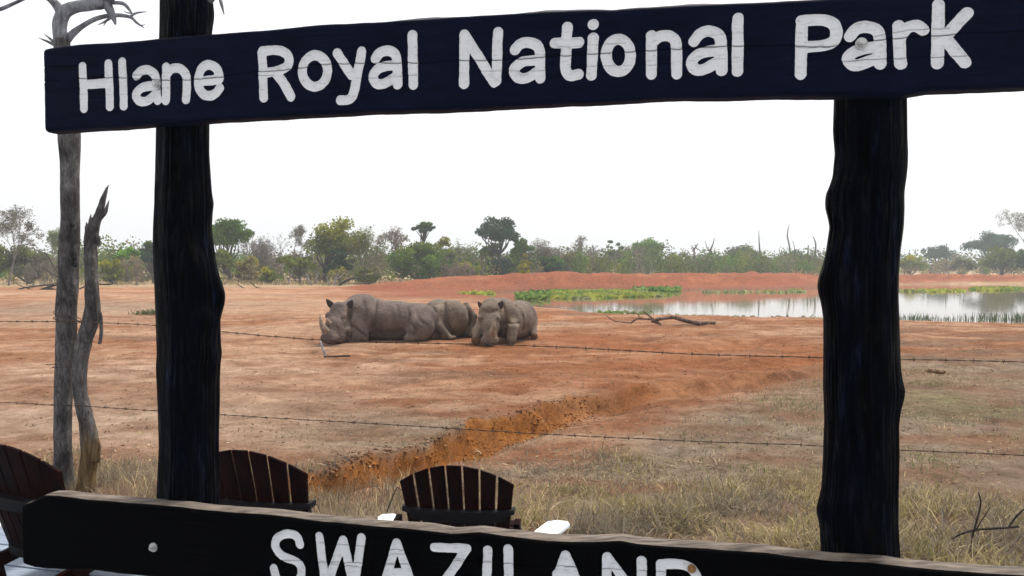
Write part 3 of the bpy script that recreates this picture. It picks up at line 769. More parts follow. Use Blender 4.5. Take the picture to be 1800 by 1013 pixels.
# ================================================================== CHAIRS
def make_chair(label):
    """low slatted fan-back garden chair; local x right, y forward (away from camera), z up"""
    c = thing('fan_back_chair', label, 'chair', (0, 0, 0), 'fan-back chairs facing the waterhole')
    ns = 7; recline = 0.30
    def back_pt(x, h):        # point on the curved reclined back
        return Vector((x, -0.02 - recline * h + 0.05 * (x / 0.33) ** 2 - 0.05, 0.20 + h))
    for i in range(ns):
        k = i - 3
        b0, b1 = k * 0.078, k * 0.0955
        w0, w1 = 0.069, 0.0845
        top = 0.70 - 0.0115 * k * k
        vs = []; prof = 8
        for side in (0, 1):
            for t in range(prof + 1):
                h = (0.0 + t / prof * top)
                x = b0 + (b1 - b0) * t / prof; wd = (w0 + (w1 - w0) * t / prof) / 2
                for sx in (-1, 1):
                    hh = h
                    if t == prof: hh = 0.70 - 0.0115 * ((x + sx * wd) / 0.0955) ** 2
                    p = back_pt(x + sx * wd, hh)
                    p.y += -0.011 if side == 0 else 0.011
                    vs.append(p)
        n = (prof + 1) * 2; fs = []
        for t in range(prof):
            a = t * 2
            fs += [(a, a + 1, a + 3, a + 2), (n + a, n + a + 2, n + a + 3, n + a + 1), (a, a + 2, n + a + 2, n + a), (a + 1, n + a + 1, n + a + 3, a + 3)]
        fs += [(0, n, n + 1, 1), (2 * prof, 2 * prof + 1, n + 2 * prof + 1, n + 2 * prof)]
        m = MB(); m.add(vs, fs); m.build('back_slat', M['chair'], c, bevel=0.005, local=True)
    # curved shelf rail that carries the slats, its rounded ends reach past them
    def rail(z, hw, d0, d1, th, y0):
        m = MB(); out_ = []
        for k in range(13):
            x = -hw + 2 * hw * k / 12; out_.append((x, y0 + d0 + 0.06 * (x / hw) ** 2 + (0.03 if k in (0, 12) else 0)))
        for k in range(12, -1, -1):
            x = -hw + 2 * hw * k / 12; out_.append((x, y0 - d1 + 0.075 * (x / hw) ** 4 + 0.02 * (x / hw) ** 2))
        m.prism(out_, z - th / 2, z + th / 2); return m
    rail(0.575, 0.325, -0.02, 0.10, 0.035, -0.155).build('back_rail', M['chair_rail'], c, bevel=0.006, local=True)
    rail(0.535, 0.300, -0.03, 0.07, 0.045, -0.150).build('back_rail', M['chair_rail'], c, local=True)
    rail(0.245, 0.27, -0.02, 0.05, 0.05, -0.09).build('back_rail', M['chair_rail'], c, local=True)
    for s in (-1, 1):
        m = MB()
        o_ = [(s * 0.335, -0.10), (s * 0.42, -0.12), (s * 0.52, 0.08), (s * 0.59, 0.28), (s * 0.615, 0.36), (s * 0.60, 0.42), (s * 0.53, 0.44), (s * 0.47, 0.40), (s * 0.42, 0.24), (s * 0.38, 0.1)]
        if s < 0: o_ = o_[::-1]
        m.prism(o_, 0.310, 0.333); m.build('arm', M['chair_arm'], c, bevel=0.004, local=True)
        m = MB(); m.box((s * 0.46, 0.32, 0.155), (0.035, 0.09, 0.309)); m.build('leg', M['chair'], c, bevel=0.004, local=True)
        m = MB(); m.box((s * 0.345, -0.12, 0.265), (0.035, 0.075, 0.53), Matrix.Rotation(R(12), 3, 'X')); m.build('leg', M['chair'], c, bevel=0.004, local=True)
        m = MB(); m.box((s * 0.275, 0.10, 0.195), (0.03, 0.80, 0.08), Matrix.Rotation(R(9.6), 3, 'X')); m.build('side_rail', M['chair'], c, bevel=0.004, local=True)
    for k in range(6):
        m = MB(); y = 0.0 + k * 0.088
        m.box((0, y, 0.215 + 0.17 * y), (0.52, 0.074, 0.022), Matrix.Rotation(R(9.6), 3, 'X')); m.build('seat_slat', M['chair'], c, bevel=0.004, local=True)
    return c
def copy_thing(root, label):
    r = root.copy(); COL.objects.link(r); r['label'] = label
    for ch in root.children:
        k = ch.copy(); COL.objects.link(k); k.parent = r
    return r
CH2 = make_chair('dark slatted fan-back chair in the middle, beside the dry grass')
CH1 = copy_thing(CH2, 'dark slatted fan-back chair just right of the left sign post')
CH3 = copy_thing(CH2, 'dark slatted fan-back chair cut off by the left edge, before the dead trunks')
def put_chair(o, px, d, yaw, s):
    o.location = (at(px, HZ, d).x, d, DECK_Z); o.rotation_euler = (0, 0, R(yaw)); o.scale = s if isinstance(s, tuple) else (s, s, s)
put_chair(CH2, 812, 4.65, -7, (1.0, 0.95, 0.885)); put_chair(CH1, 468, 4.60, -13, (1.08, 1.05, 1.0)); put_chair(CH3, 84, 4.65, -24, (1.1, 1.08, 1.02))

# ================================================================== DEAD TREES AND FENCE
def bark_mat(name, c1, c2, c3):
    m, n, b, o = new_mat(name)
    co = coords(n, (9, 9, 2.4))
    f = noise(n, co, 4.2, 12, 0.78, 0.9)
    r = ramp(n, f, [(0.28, c1), (0.48, c2), (0.75, c3)])
    g = noise(n, coords(n, (3, 3, 1.5)), 3, 5)
    r2 = ramp(n, g, [(0.36, (0.42, 0.40, 0.41)), (0.58, (1.3, 1.28, 1.25))])
    n.links.new(mixc(n, 1.0, r.outputs[0], r2.outputs[0], 'MULTIPLY'), b.inputs['Base Color'])
    b.inputs['Roughness'].default_value = 0.9; b.inputs['Specular IOR Level'].default_value = 0.15
    bump(n, b, f, 1.0, 0.06)
    return m
M['bark'] = bark_mat('grey_flaking_bark', (0.018, 0.016, 0.016), (0.115, 0.104, 0.102), (0.34, 0.325, 0.33))
M['branch'] = bark_mat('pale_grey_branch', (0.05, 0.05, 0.06), (0.26, 0.26, 0.29), (0.48, 0.49, 0.53))
M['bare_wood'] = bark_mat('tan_stripped_wood', (0.06, 0.035, 0.018), (0.22, 0.135, 0.06), (0.38, 0.26, 0.13))
def snag_mat():
    m = bark_mat('grey_bark_peeled_to_tan_at_foot', (0.020, 0.018, 0.018), (0.115, 0.104, 0.10), (0.33, 0.31, 0.31)); n = m.node_tree
    b = n.nodes['Principled BSDF']; src = b.inputs['Base Color'].links[0].from_socket
    tc = n.nodes.new('ShaderNodeTexCoord'); sx = n.nodes.new('ShaderNodeSeparateXYZ'); n.links.new(tc.outputs['Object'], sx.inputs[0])
    nz = noise(n, coords(n, (8, 8, 1.2)), 2, 6, 0.6); ma = N(n, 'ShaderNodeMath', operation='MULTIPLY_ADD'); n.links.new(nz, ma.inputs[0]); ma.inputs[1].default_value = -1.1; n.links.new(sx.outputs['Z'], ma.inputs[2])
    mr = N(n, 'ShaderNodeMapRange'); mr.inputs['From Min'].default_value = 0.15; mr.inputs['From Max'].default_value = -0.25; n.links.new(ma.outputs[0], mr.inputs['Value'])
    tan = ramp(n, noise(n, coords(n, (12, 12, 1.5)), 4, 8, 0.7), [(0.3, (0.05, 0.03, 0.014)), (0.5, (0.20, 0.125, 0.055)), (0.72, (0.36, 0.25, 0.12))])
    n.links.new(mixc(n, mr.outputs[0], src, tan.outputs[0]), b.inputs['Base Color']); return m
M['snag'] = snag_mat()

def px_tube(mb, pts, Y, seg=20, seed=0, jag=0.0, rough=0.12, per=5):
    """pts: (px, py, half width in px[, depth offset]); a limb standing at depth Y"""
    q = smooth_path([(p[0], p[1], p[2], p[3] if len(p) > 3 else 0.0) for p in pts], per)
    n = len(q); vs = []; fs = []
    for i, (x, y, hw, dy) in enumerate(q):
        a = np.array(at(x, y, Y + dy)); x2, y2 = q[min(i + 1, n - 1)][:2]; x1, y1 = q[max(i - 1, 0)][:2]
        t = np.array(at(x2, y2, Y)) - np.array(at(x1, y1, Y)); t /= np.linalg.norm(t) + 1e-9
        sx = np.cross(t, [0, 1, 0]); sx /= np.linalg.norm(sx) + 1e-9; sy = np.cross(sx, t)
        r = max(hw, 0.15) * (Y + dy) / F * (Y / math.hypot(a[0], Y))
        an = np.linspace(0, 2 * np.pi, seg, endpoint=False)
        s_ = i * 0.35
        rr = r * (1 + rough * fbm(np.cos(an) * 1.7 + 4, np.sin(an) * 1.7 + seed, np.full(seg, s_ * 0.5), oct=3, seed=seed) + rough * 0.5 * fbm(np.cos(an) * 5, np.sin(an) * 5, np.full(seg, s_), oct=2, seed=seed + 3))
        for k in range(seg): vs.append(a + sx * math.cos(an[k]) * rr[k] + sy * math.sin(an[k]) * rr[k])
    for i in range(n - 1):
        for k in range(seg):
            k2 = (k + 1) % seg; fs.append((i * seg + k, i * seg + k2, (i + 1) * seg + k2, (i + 1) * seg + k))
    fs.append(tuple(range(seg))[::-1]); fs.append(tuple((n - 1) * seg + k for k in range(seg)))
    mb.add(vs, fs)

TY = 6.9
DT = thing('dead_tree', 'tall grey dead tree behind the left end of the upper board', 'dead tree', at(118, 468, TY).xyz * 1 if False else (at(118, HZ, TY).x, TY, 0))
b = MB(); px_tube(b, [(111, 875, 22), (111, 800, 17), (111, 740, 16.5), (113, 660, 18), (116, 580, 18.5), (118, 520, 19), (120, 470, 18.5), (122, 420, 18), (123, 370, 17.5), (123, 310, 18), (122, 250, 19.5), (119, 190, 19), (112, 120, 17), (109, 70, 13.5)], TY, 30, 11, rough=0.16)
b.build('trunk', M['bark'], DT, smooth=True)
b = MB(); px_tube(b, [(112, 120, 15), (107, 72, 13.5), (105, 45, 13), (113, 22, 13), (135, 12, 11), (160, 8, 11), (182, 2, 11), (205, -22, 9), (235, -70, 6), (250, -130, 3)], TY, 22, 21, rough=0.2)
px_tube(b, [(110, 26, 11), (98, 8, 8), (85, -3, 6), (55, -25, 5), (30, -60, 3)], TY, 14, 23)
px_tube(b, [(185, 2, 10), (193, 18, 8), (198, 28, 6), (203, 43, 2)], TY, 12, 27)
b.build('branch', M['branch'], DT, smooth=True)
b = MB()
for tw_ in ([(112, 80, 8), (125, 62, 7), (145, 46, 5), (170, 33, 4.5), (200, 27, 4), (228, 30, 3), (240, 40, 2.4), (253, 49, 0.8)], [(196, 5, 4), (215, 6, 3.5), (225, 14, 3), (232, 24, 1.5)], [(228, 30, 2.5), (240, 23, 2), (258, 21, 0.7)],
            [(196, 30, 3), (185, 38, 2.2), (172, 44, 0.7)], [(187, 37, 1.6), (182, 46, 0.5)], [(230, 31, 2), (246, 44, 1.2), (255, 43, 0.5)], [(102, 80, 4), (90, 70, 2.5), (78, 60, 0.6)], [(104, 84, 3.5), (85, 74, 2.5), (68, 67, 0.6)], [(108, 86, 3), (96, 74, 1.6), (86, 68, .5)], [(232, 24, 1.5), (222, 22, 1), (216, 18, 0.4)],
            [(-60, 28, 4), (-5, 18, 4), (25, 6, 3.5), (48, -4, 3), (85, -14, 2.5)]):
    px_tube(b, tw_, TY + 0.02, 8, 31)
b.build('twig', M['branch'], DT, smooth=True)
# dark hollows in the trunk
M['hollow'] = mat_noise('dark_rot_hole', (0.004, 0.004, 0.004), (0.012, 0.01, 0.01), 30, 0.95)
for (hx, hy, hw, hh) in ((127, 450, 2.6, 9), (125, 396, 1.8, 3.5), (104, 620, 1.8, 9), (129, 464, 1.8, 6)):
    b = MB(); c = at(hx, hy, TY - 0.082); vs = [c + Vector((math.cos(k / 10 * 2 * math.pi) * hw * TY / F * (1 + 0.3 * math.sin(3 * k)), 0.004 * abs(math.cos(k)), math.sin(k / 10 * 2 * math.pi) * hh * TY / F)) for k in range(10)]
    vs += [v + Vector((0, 0.05, 0)) for v in vs]
    b.add(vs, [tuple(range(10))] + [(i, (i + 1) % 10, 10 + (i + 1) % 10, 10 + i) for i in range(10)]); b.build('rot_hole', M['hollow'], DT)

SY = 6.82
SN = thing('broken_snag', 'shorter broken grey trunk with splintered top and tan peeled foot', 'dead tree', (at(150, HZ, SY).x, SY, 0))
b = MB(); px_tube(b, [(147, 890, 20), (150, 865, 17.5), (153, 835, 15.5), (157, 805, 16.5), (158, 778, 16.5), (153, 745, 14), (146, 715, 13), (141, 690, 12.5), (140, 650, 13), (148, 600, 15), (160, 560, 15), (163, 530, 13), (161, 490, 12), (160, 450, 12), (160, 420, 12.5), (164, 400, 12), (171, 384, 8.5), (178, 364, 6.5), (182, 348, 5), (186, 337, 3.2), (191, 325, 0.5)], SY, 24, 41, rough=0.22)
for sp in ([(155, 412, 6), (153, 400, 3.5), (152, 390, 0.4)], [(160, 402, 6), (159, 388, 3.5), (160, 376, 0.4)], [(167, 392, 5), (167, 380, 3), (170, 370, 0.4)], [(175, 385, 5), (184, 374, 4.5), (188, 364, 3), (192, 352, 0.4)], [(166, 412, 6), (172, 420, 5), (174, 434, 2)], [(152, 410, 3), (150, 403, 1.2), (149, 398, 0.3)], [(184, 345, 3), (186, 334, 1.5), (185, 330, 0.3)]):
    px_tube(b, sp, SY - 0.01, 8, 43)
px_tube(b, [(166, 812, 9), (170, 785, 8), (167, 768, 4)], SY - 0.03, 12, 49)
b.build('trunk', M['snag'], SN, smooth=True)
b = MB(); px_tube(b, [(175, 605, 3), (178, 585, 3.5), (177, 555, 3), (174, 545, 1.5)], SY - 0.02, 10, 51); b.build('loose_bark', M['bark'], SN, smooth=True)

def fence_pt(px, py, off=0.0):
    r = ray(px, py); o = Vector((FEN_L.x, FEN_L.y, 0)) + Vector((FEN_N.x, FEN_N.y, 0)) * off
    nrm = Vector((FEN_N.x, FEN_N.y, 0)); c = Vector((0, 0, CAM_Z)); s = (o - c).dot(nrm) / r.dot(nrm)
    return c + r * s
WIRES = [('upper strand of rusty barbed wire stretched across below the rhinos', [(-500, 575), (-200, 568), (0, 566), (92, 565), (150, 567), (275, 572), (450, 589), (600, 600), (750, 604), (900, 607), (1050, 614), (1200, 622), (1440, 629), (1600, 632), (1800, 637), (2100, 645)]),
         ('lower strand of rusty barbed wire crossing the gully', [(-500, 700), (-200, 705), (0, 708), (100, 712), (275, 722), (450, 733), (700, 748), (850, 757), (1000, 766), (1200, 775), (1440, 784), (1600, 792), (1800, 801), (2100, 814)])]
for lab, pts in WIRES:
    q = smooth_path(pts, 6)
    P = [fence_pt(x, y, 0.12) for x, y in q]
    root = thing('barbed_wire', lab, 'wire', P[0], 'barbed wire strands of the fence')
    # two twisted strands
    L = [0.0]
    for a, c in zip(P[:-1], P[1:]): L.append(L[-1] + (c - a).length)
    tot = L[-1]; m = int(tot / 0.02)
    ss = np.linspace(0, tot, m); PX = np.array([tuple(p) for p in P]); XYZ = np.stack([np.interp(ss, L, PX[:, k]) for k in range(3)], 1)
    XYZ[:, 2] += 0.004 * fbm(ss / 0.4, ss * 0, oct=2, seed=77)
    for ph in (0, math.pi):
        b = MB(); pp = [Vector(p) + Vector((0, math.cos(s / 0.03 + ph), math.sin(s / 0.03 + ph))) * 0.0022 for p, s in zip(XYZ, ss)]
        b.tube(pp, [0.0021] * m, 5); b.build('strand', M['wire'], root, smooth=True)
    b = MB(); s = 0.05
    while s < tot:
        p = Vector([np.interp(s, ss, XYZ[:, k]) for k in range(3)])
        d = Vector((FEN_D.x, FEN_D.y, 0)); up = Vector((0, 0, 1)); nn = Vector((FEN_N.x, FEN_N.y, 0)); th = random.uniform(0, 3.14)
        e1 = up * math.cos(th) + nn * math.sin(th); e2 = up * math.sin(th) - nn * math.cos(th)
        b.tube([p - d * 0.007, p + d * 0.007], [0.0055, 0.0055], 6)
        b.tube([p - e1 * 0.016 + d * 0.004, p + e1 * 0.016 + d * 0.002], [0.0018, 0.0018], 4)
        b.tube([p - e2 * 0.016 - d * 0.004, p + e2 * 0.016 - d * 0.002], [0.0018, 0.0018], 4)
        s += random.uniform(0.15, 0.22)
    o = b.build('barbs', M['wire'], root); o['kind'] = 'stuff'
# wire tied round the dead trunk
tie = thing('tie_wire', 'rusty wire loop twisted round the tall dead trunk', 'wire', at(118, 560, TY))
for k, (ly, slope) in enumerate(((556, 9), (563, 5), (643, -2))):
    b = MB(); cx, rr = 118 - (2 if k == 2 else 0), 21.5
    pts = []
    for j in range(25):
        a = 2 * math.pi * j / 24; pts.append(at(cx + rr * math.cos(a), ly + slope * math.cos(a), TY) + Vector((0, -math.sin(a) * rr * TY / F, 0)))
    if k == 2: pts.append(at(80, 641, TY - 0.12))
    b.tube(pts, [0.0032] * len(pts), 6); b.build('loop', M['wire'], tie, smooth=True)

# ================================================================== RHINOS
def surface_nets(fn, lo, hi, h):
    nx, ny, nz = [int(math.ceil((b - a) / h)) + 1 for a, b in zip(lo, hi)]
    gx, gy, gz = [a + h * np.arange(k) for a, k in zip(lo, (nx, ny, nz))]
    X, Y, Z = np.meshgrid(gx, gy, gz, indexing='ij')
    D = fn(X.ravel(), Y.ravel(), Z.ravel()).reshape(nx, ny, nz)
    s = D < 0
    acc = np.zeros((nx - 1, ny - 1, nz - 1, 3)); cnt = np.zeros((nx - 1, ny - 1, nz - 1))
    sl = lambda i, n: slice(i, n - 1 + i)
    cs = [(i, j, k) for i in (0, 1) for j in (0, 1) for k in (0, 1)]
    for a in cs:
        for ax in range(3):
            if a[ax]: continue
            b = list(a); b[ax] = 1
            d0 = D[sl(a[0], nx), sl(a[1], ny), sl(a[2], nz)]; d1 = D[sl(b[0], nx), sl(b[1], ny), sl(b[2], nz)]
            m = (d0 < 0) != (d1 < 0); t = np.where(m, d0 / np.where(m, d0 - d1, 1), 0)
            for q in range(3): acc[..., q] += np.where(m, a[q] + (t if q == ax else 0), 0)
            cnt += m
    act = cnt > 0
    idx = np.full(act.shape, -1); idx[act] = np.arange(act.sum())
    cell = np.argwhere(act)
    V = (cell + acc[act] / cnt[act][:, None]) * h + np.array(lo)
    Fs = []
    for ax in range(3):
        o1, o2 = [(1, 2), (2, 0), (0, 1)][ax]
        a = np.moveaxis(s, ax, 0); dif = a[:-1] != a[1:]
        sh = np.argwhere(np.moveaxis(dif, 0, ax))
        sh = sh[(sh[:, o1] > 0) & (sh[:, o2] > 0) & (sh[:, o1] < s.shape[o1] - 1) & (sh[:, o2] < s.shape[o2] - 1)]
        def ID(d1, d2):
            c = sh.copy(); c[:, o1] += d1; c[:, o2] += d2; return idx[c[:, 0], c[:, 1], c[:, 2]]
        q = np.stack([ID(-1, -1), ID(0, -1), ID(0, 0), ID(-1, 0)], 1)
        flip = ~s[sh[:, 0], sh[:, 1], sh[:, 2]]
        q[flip] = q[flip][:, ::-1]; Fs.append(q)
    return V, np.concatenate(Fs)

def smin(a, b, k):
    h = np.clip(0.5 + 0.5 * (b - a) / k, 0, 1); return b * (1 - h) + a * h - k * h * (1 - h)
def sd_ell(x, y, z, c, r, yaw=0.0, pitch=0.0):
    x, y, z = x - c[0], y - c[1], z - c[2]
    cy, sy = math.cos(R(yaw)), math.sin(R(yaw)); x, y = cy * x + sy * y, -sy * x + cy * y
    cp, sp = math.cos(R(pitch)), math.sin(R(pitch)); x, z = cp * x + sp * z, -sp * x + cp * z
    k0 = np.sqrt((x / r[0]) ** 2 + (y / r[1]) ** 2 + (z / r[2]) ** 2); k1 = np.sqrt((x / r[0] ** 2) ** 2 + (y / r[1] ** 2) ** 2 + (z / r[2] ** 2) ** 2)
    return k0 * (k0 - 1) / np.maximum(k1, 1e-6)
def sd_cap(x, y, z, a, ra, b, rb):
    a = np.array(a, float); b = np.array(b, float); e = b - a
    t = np.clip(((x - a[0]) * e[0] + (y - a[1]) * e[1] + (z - a[2]) * e[2]) / e.dot(e), 0, 1)
    return np.sqrt((x - a[0] - t * e[0]) ** 2 + (y - a[1] - t * e[1]) ** 2 + (z - a[2] - t * e[2]) ** 2) - (ra + (rb - ra) * t)

def hide_mat(name, dk, md, lt):
    m, n, b, o = new_mat(name)
    co = coords(n, (1, 1, 1))
    f = noise(n, co, 2.2, 6, 0.6, 0.4)
    r = ramp(n, f, [(0.28, dk), (0.5, md), (0.74, lt)])
    f2 = noise(n, co, 24, 6, 0.7)
    r2 = ramp(n, f2, [(0.3, (0.75, 0.74, 0.73)), (0.65, (1.12, 1.12, 1.12))])
    n.links.new(mixc(n, 0.8, r.outputs[0], r2.outputs[0], 'MULTIPLY'), b.inputs['Base Color'])
    b.inputs['Roughness'].default_value = 0.78; b.inputs['Specular IOR Level'].default_value = 0.25
    v = n.nodes.new('ShaderNodeTexVoronoi'); v.feature = 'DISTANCE_TO_EDGE'; v.inputs['Scale'].default_value = 9
    n.links.new(co, v.inputs['Vector'])
    ma = N(n, 'ShaderNodeMath', operation='MULTIPLY_ADD'); n.links.new(f2, ma.inputs[0]); ma.inputs[1].default_value = 0.7; n.links.new(v.outputs['Distance'], ma.inputs[2])
    bump(n, b, ma.outputs[0], 0.6, 0.035)
    return m
M['hide'] = hide_mat('grey_brown_hide', (0.050, 0.035, 0.030), (0.100, 0.072, 0.062), (0.175, 0.132, 0.112))
M['hide_tan'] = hide_mat('dusty_tan_hide', (0.066, 0.046, 0.035), (0.130, 0.095, 0.071), (0.225, 0.168, 0.120))
M['horn'] = mat_noise('horn', (0.09, 0.055, 0.032), (0.34, 0.27, 0.21), 8, 0.55, (3, 3, 1), 0.4, 20)
M['ear'] = mat_noise('dark_ear', (0.018, 0.013, 0.013), (0.045, 0.032, 0.03), 14, 0.8, bump_s=0.2)
M['eye'] = mat_noise('eye', (0.006, 0.005, 0.005), (0.012, 0.01, 0.01), 30, 0.2, bump_s=0, spec=0.5)
M['hoof'] = mat_noise('brown_sole', (0.07, 0.032, 0.014), (0.15, 0.075, 0.032), 14, 0.75, bump_s=0.3)

def rhino(label, px, py, prims, grooves, lo, hi, mat, ears, horns, eyes, hooves=(), h=0.026):
    base = on_ground(px, py)
    root = thing('rhinoceros', label, 'rhinoceros', base, 'white rhinos resting in the paddock')
    def fn(x, y, z):
        d = None
        for p in prims:
            if p[0] == 'e': q = sd_ell(x, y, z, p[1], p[2], *(p[4] if len(p) > 4 else (0, 0))); k = p[3]
            else: q = sd_cap(x, y, z, p[1], p[2], p[3], p[4]); k = p[5]
            d = q if d is None else smin(d, q, k)
        for g in grooves:       # skin folds: shallow channels along a polyline
            pts = smooth_path(g[0], 4); q = None
            for a, b in zip(pts[:-1], pts[1:]):
                s_ = np.hypot(seg_d(x, z, a[0], a[2], b[0], b[2]), 0.25 * np.maximum(np.abs(y - 0.5 * (a[1] + b[1])) - 0.16, 0)); q = s_ if q is None else np.minimum(q, s_)
            d = d + 1.5 * g[2] * np.exp(-(q / g[1]) ** 2)
        m_ = np.abs(d) < 0.06
        d[m_] += 0.010 * fbm(x[m_] * 4, y[m_] * 4, z[m_] * 4, oct=3, seed=5)
        return np.maximum(d, -(z + 0.03))
    V, Fq = surface_nets(fn, lo, hi, h)
    # light relaxation of the net
    e = np.concatenate([Fq[:, [0, 1]], Fq[:, [1, 2]], Fq[:, [2, 3]], Fq[:, [3, 0]]])
    for _ in range(2):
        sm = np.zeros_like(V); ct = np.zeros(len(V))
        np.add.at(sm, e[:, 0], V[e[:, 1]]); np.add.at(ct, e[:, 0], 1); np.add.at(sm, e[:, 1], V[e[:, 0]]); np.add.at(ct, e[:, 1], 1)
        V = 0.5 * V + 0.5 * sm / ct[:, None]
    link_mesh('body', V + np.array(base), Fq, mat, root, smooth=True)
    for (bs, tip, wd, fwd) in ears:       # leaf-shaped cupped ear
        bs, tip = Vector(bs), Vector(tip); ax = tip - bs; f = Vector(fwd).normalized(); sd = ax.cross(f).normalized(); f = sd.cross(ax).normalized()
        m = MB(); rows = 7; vs = []; fs = []; seg = 10
        for i in range(rows):
            t = i / (rows - 1); wv = wd * (math.sin(math.pi * (0.12 + 0.86 * t) ** 0.8) + 0.12) * 0.75
            for k in range(seg):
                a = 2 * math.pi * k / seg; cup = 0.45 if math.sin(a) > 0 else 1.0
                vs.append(bs + ax * t + sd * math.cos(a) * wv + f * math.sin(a) * -wv * 0.38 * cup)
        for i in range(rows - 1):
            for k in range(seg): fs.append((i * seg + k, i * seg + (k + 1) % seg, (i + 1) * seg + (k + 1) % seg, (i + 1) * seg + k))
        fs += [tuple(range(seg))[::-1], tuple((rows - 1) * seg + k for k in range(seg))]
        m.add([v + base for v in vs], fs); m.build('ear', M['ear'], root, smooth=True)
    for pts, rads in horns:
        m = MB(); q = smooth_path([(*p, r) for p, r in zip(pts, rads)], 5); m.tube([Vector(p[:3]) + base for p in q], [max(p[3], 0.002) for p in q], 14, 0.03); m.build('horn', M['horn'], root, smooth=True)
    for p in eyes:
        m = MB(); m.tube([Vector(p) + base + Vector((dx, 0, 0)) for dx in (-0.03, -0.018, 0, 0.018, 0.03)], [0.004, 0.02, 0.026, 0.02, 0.004], 10); m.build('eye', M['eye'], root, smooth=True)
    for (c, r) in hooves:
        m = MB(); m.tube([Vector(c) + base + Vector((0, dy, 0)) for dy in (-r[1], -r[1] * 0.6, 0.0, r[1] * 0.6)], [r[0] * 0.85, r[0], r[0] * 0.95, r[0] * 0.5], 12, 0.06); m.build('sole', M['hoof'], root, smooth=True)
    return root

# the long one in front, lying side-on with chin on the ground, head turned to the camera
rhino('large rhino lying side-on with its chin on the red earth, leftmost of three', 680, 597,
  [('e', (0.12, 0.02, 0.57), (0.98, 0.66, 0.46), 0.1), ('e', (0.1, 0.1, 0.2), (0.95, 0.46, 0.24), 0.08), ('e', (-0.55, 0.0, 0.62), (0.52, 0.60, 0.55), 0.22), ('e', (-0.74, 0.08, 0.97), (0.33, 0.30, 0.22), 0.16),
   ('e', (0.92, 0.08, 0.46), (0.45, 0.58, 0.48), 0.2), ('e', (0.92, -0.40, 0.34), (0.38, 0.30, 0.37), 0.10),
   ('c', (0.95, -0.55, 0.12), 0.12, (0.62, -0.56, 0.08), 0.10, 0.08),
   ('c', (-0.72, -0.06, 0.70), 0.42, (-0.98, -0.30, 0.70), 0.33, 0.18),
   ('c', (-1.12, -0.56, 0.76), 0.27, (-1.19, -0.90, 0.44), 0.225, 0.10), ('c', (-1.19, -0.90, 0.44), 0.21, (-1.25, -1.12, 0.20), 0.185, 0.08),
   ('e', (-1.26, -1.17, 0.14), (0.225, 0.17, 0.14), 0.06), ('e', (-1.06, -0.74, 0.36), (0.22, 0.24, 0.30), 0.10), ('c', (-0.98, -0.56, 0.38), 0.26, (-1.08, -0.92, 0.16), 0.19, 0.10),
   ('e', (-1.26, -1.04, 0.38), (0.12, 0.12, 0.12), 0.06), ('e', (-0.97, -0.80, 0.68), (0.09, 0.10, 0.08), 0.07), ('e', (-1.37, -0.80, 0.69), (0.08, 0.09, 0.08), 0.07),
   ('c', (-0.72, -0.46, 0.48), 0.24, (-0.46, -0.60, 0.13), 0.12, 0.10), ('c', (-0.50, -0.56, 0.12), 0.13, (-1.00, -0.60, 0.11), 0.13, 0.05),
   ('c', (1.30, 0.05, 0.62), 0.07, (1.37, 0.0, 0.22), 0.045, 0.05)],
  [([(-0.28, -0.30, 1.10), (-0.22, -0.58, 0.75), (-0.26, -0.66, 0.40), (-0.30, -0.66, 0.10)], 0.055, 0.045), ([(-0.86, -0.42, 0.95), (-0.86, -0.55, 0.70), (-0.90, -0.55, 0.40)], 0.05, 0.05),
   ([(0.58, -0.45, 0.86), (0.66, -0.62, 0.62), (0.62, -0.68, 0.36)], 0.04, 0.028), ([(0.70, -0.66, 0.45), (0.84, -0.70, 0.30), (0.80, -0.72, 0.14)], 0.04, 0.04), ([(0.80, -0.40, 0.80), (0.90, -0.62, 0.60), (1.10, -0.60, 0.45)], 0.035, 0.018),
   ([(0.30, -0.50, 0.92), (0.40, -0.66, 0.70), (0.38, -0.70, 0.45)], 0.035, 0.014), ([(0.48, -0.48, 0.90), (0.55, -0.64, 0.66), (0.52, -0.68, 0.42)], 0.03, 0.018), ([(-1.0, -0.60, 0.50), (-0.92, -0.56, 0.30), (-0.85, -0.6, 0.12)], 0.05, 0.05),
   ([(-0.80, -0.52, 0.42), (-0.60, -0.66, 0.26), (-0.42, -0.72, 0.12)], 0.04, 0.04), ([(-0.52, -0.5, 1.0), (-0.48, -0.62, 0.7), (-0.5, -0.66, 0.5)], 0.05, 0.015)],
  (-1.75, -1.5, -0.09), (1.65, 0.85, 1.35), M['hide'],
  [((-1.29, -0.58, 0.88), (-1.46, -0.62, 1.10), 0.105, (-0.2, -1, 0)), ((-0.93, -0.50, 0.86), (-0.80, -0.56, 1.08), 0.105, (0.25, -1, 0))],
  [([(-1.31, -1.20, 0.28), (-1.38, -1.29, 0.42), (-1.43, -1.31, 0.56), (-1.46, -1.29, 0.76)], [0.105, 0.08, 0.048, 0.008]), ([(-1.25, -1.06, 0.47), (-1.29, -1.16, 0.56), (-1.31, -1.18, 0.65)], [0.08, 0.05, 0.008])],
  [(-0.99, -0.93, 0.63), (-1.37, -0.93, 0.62)])

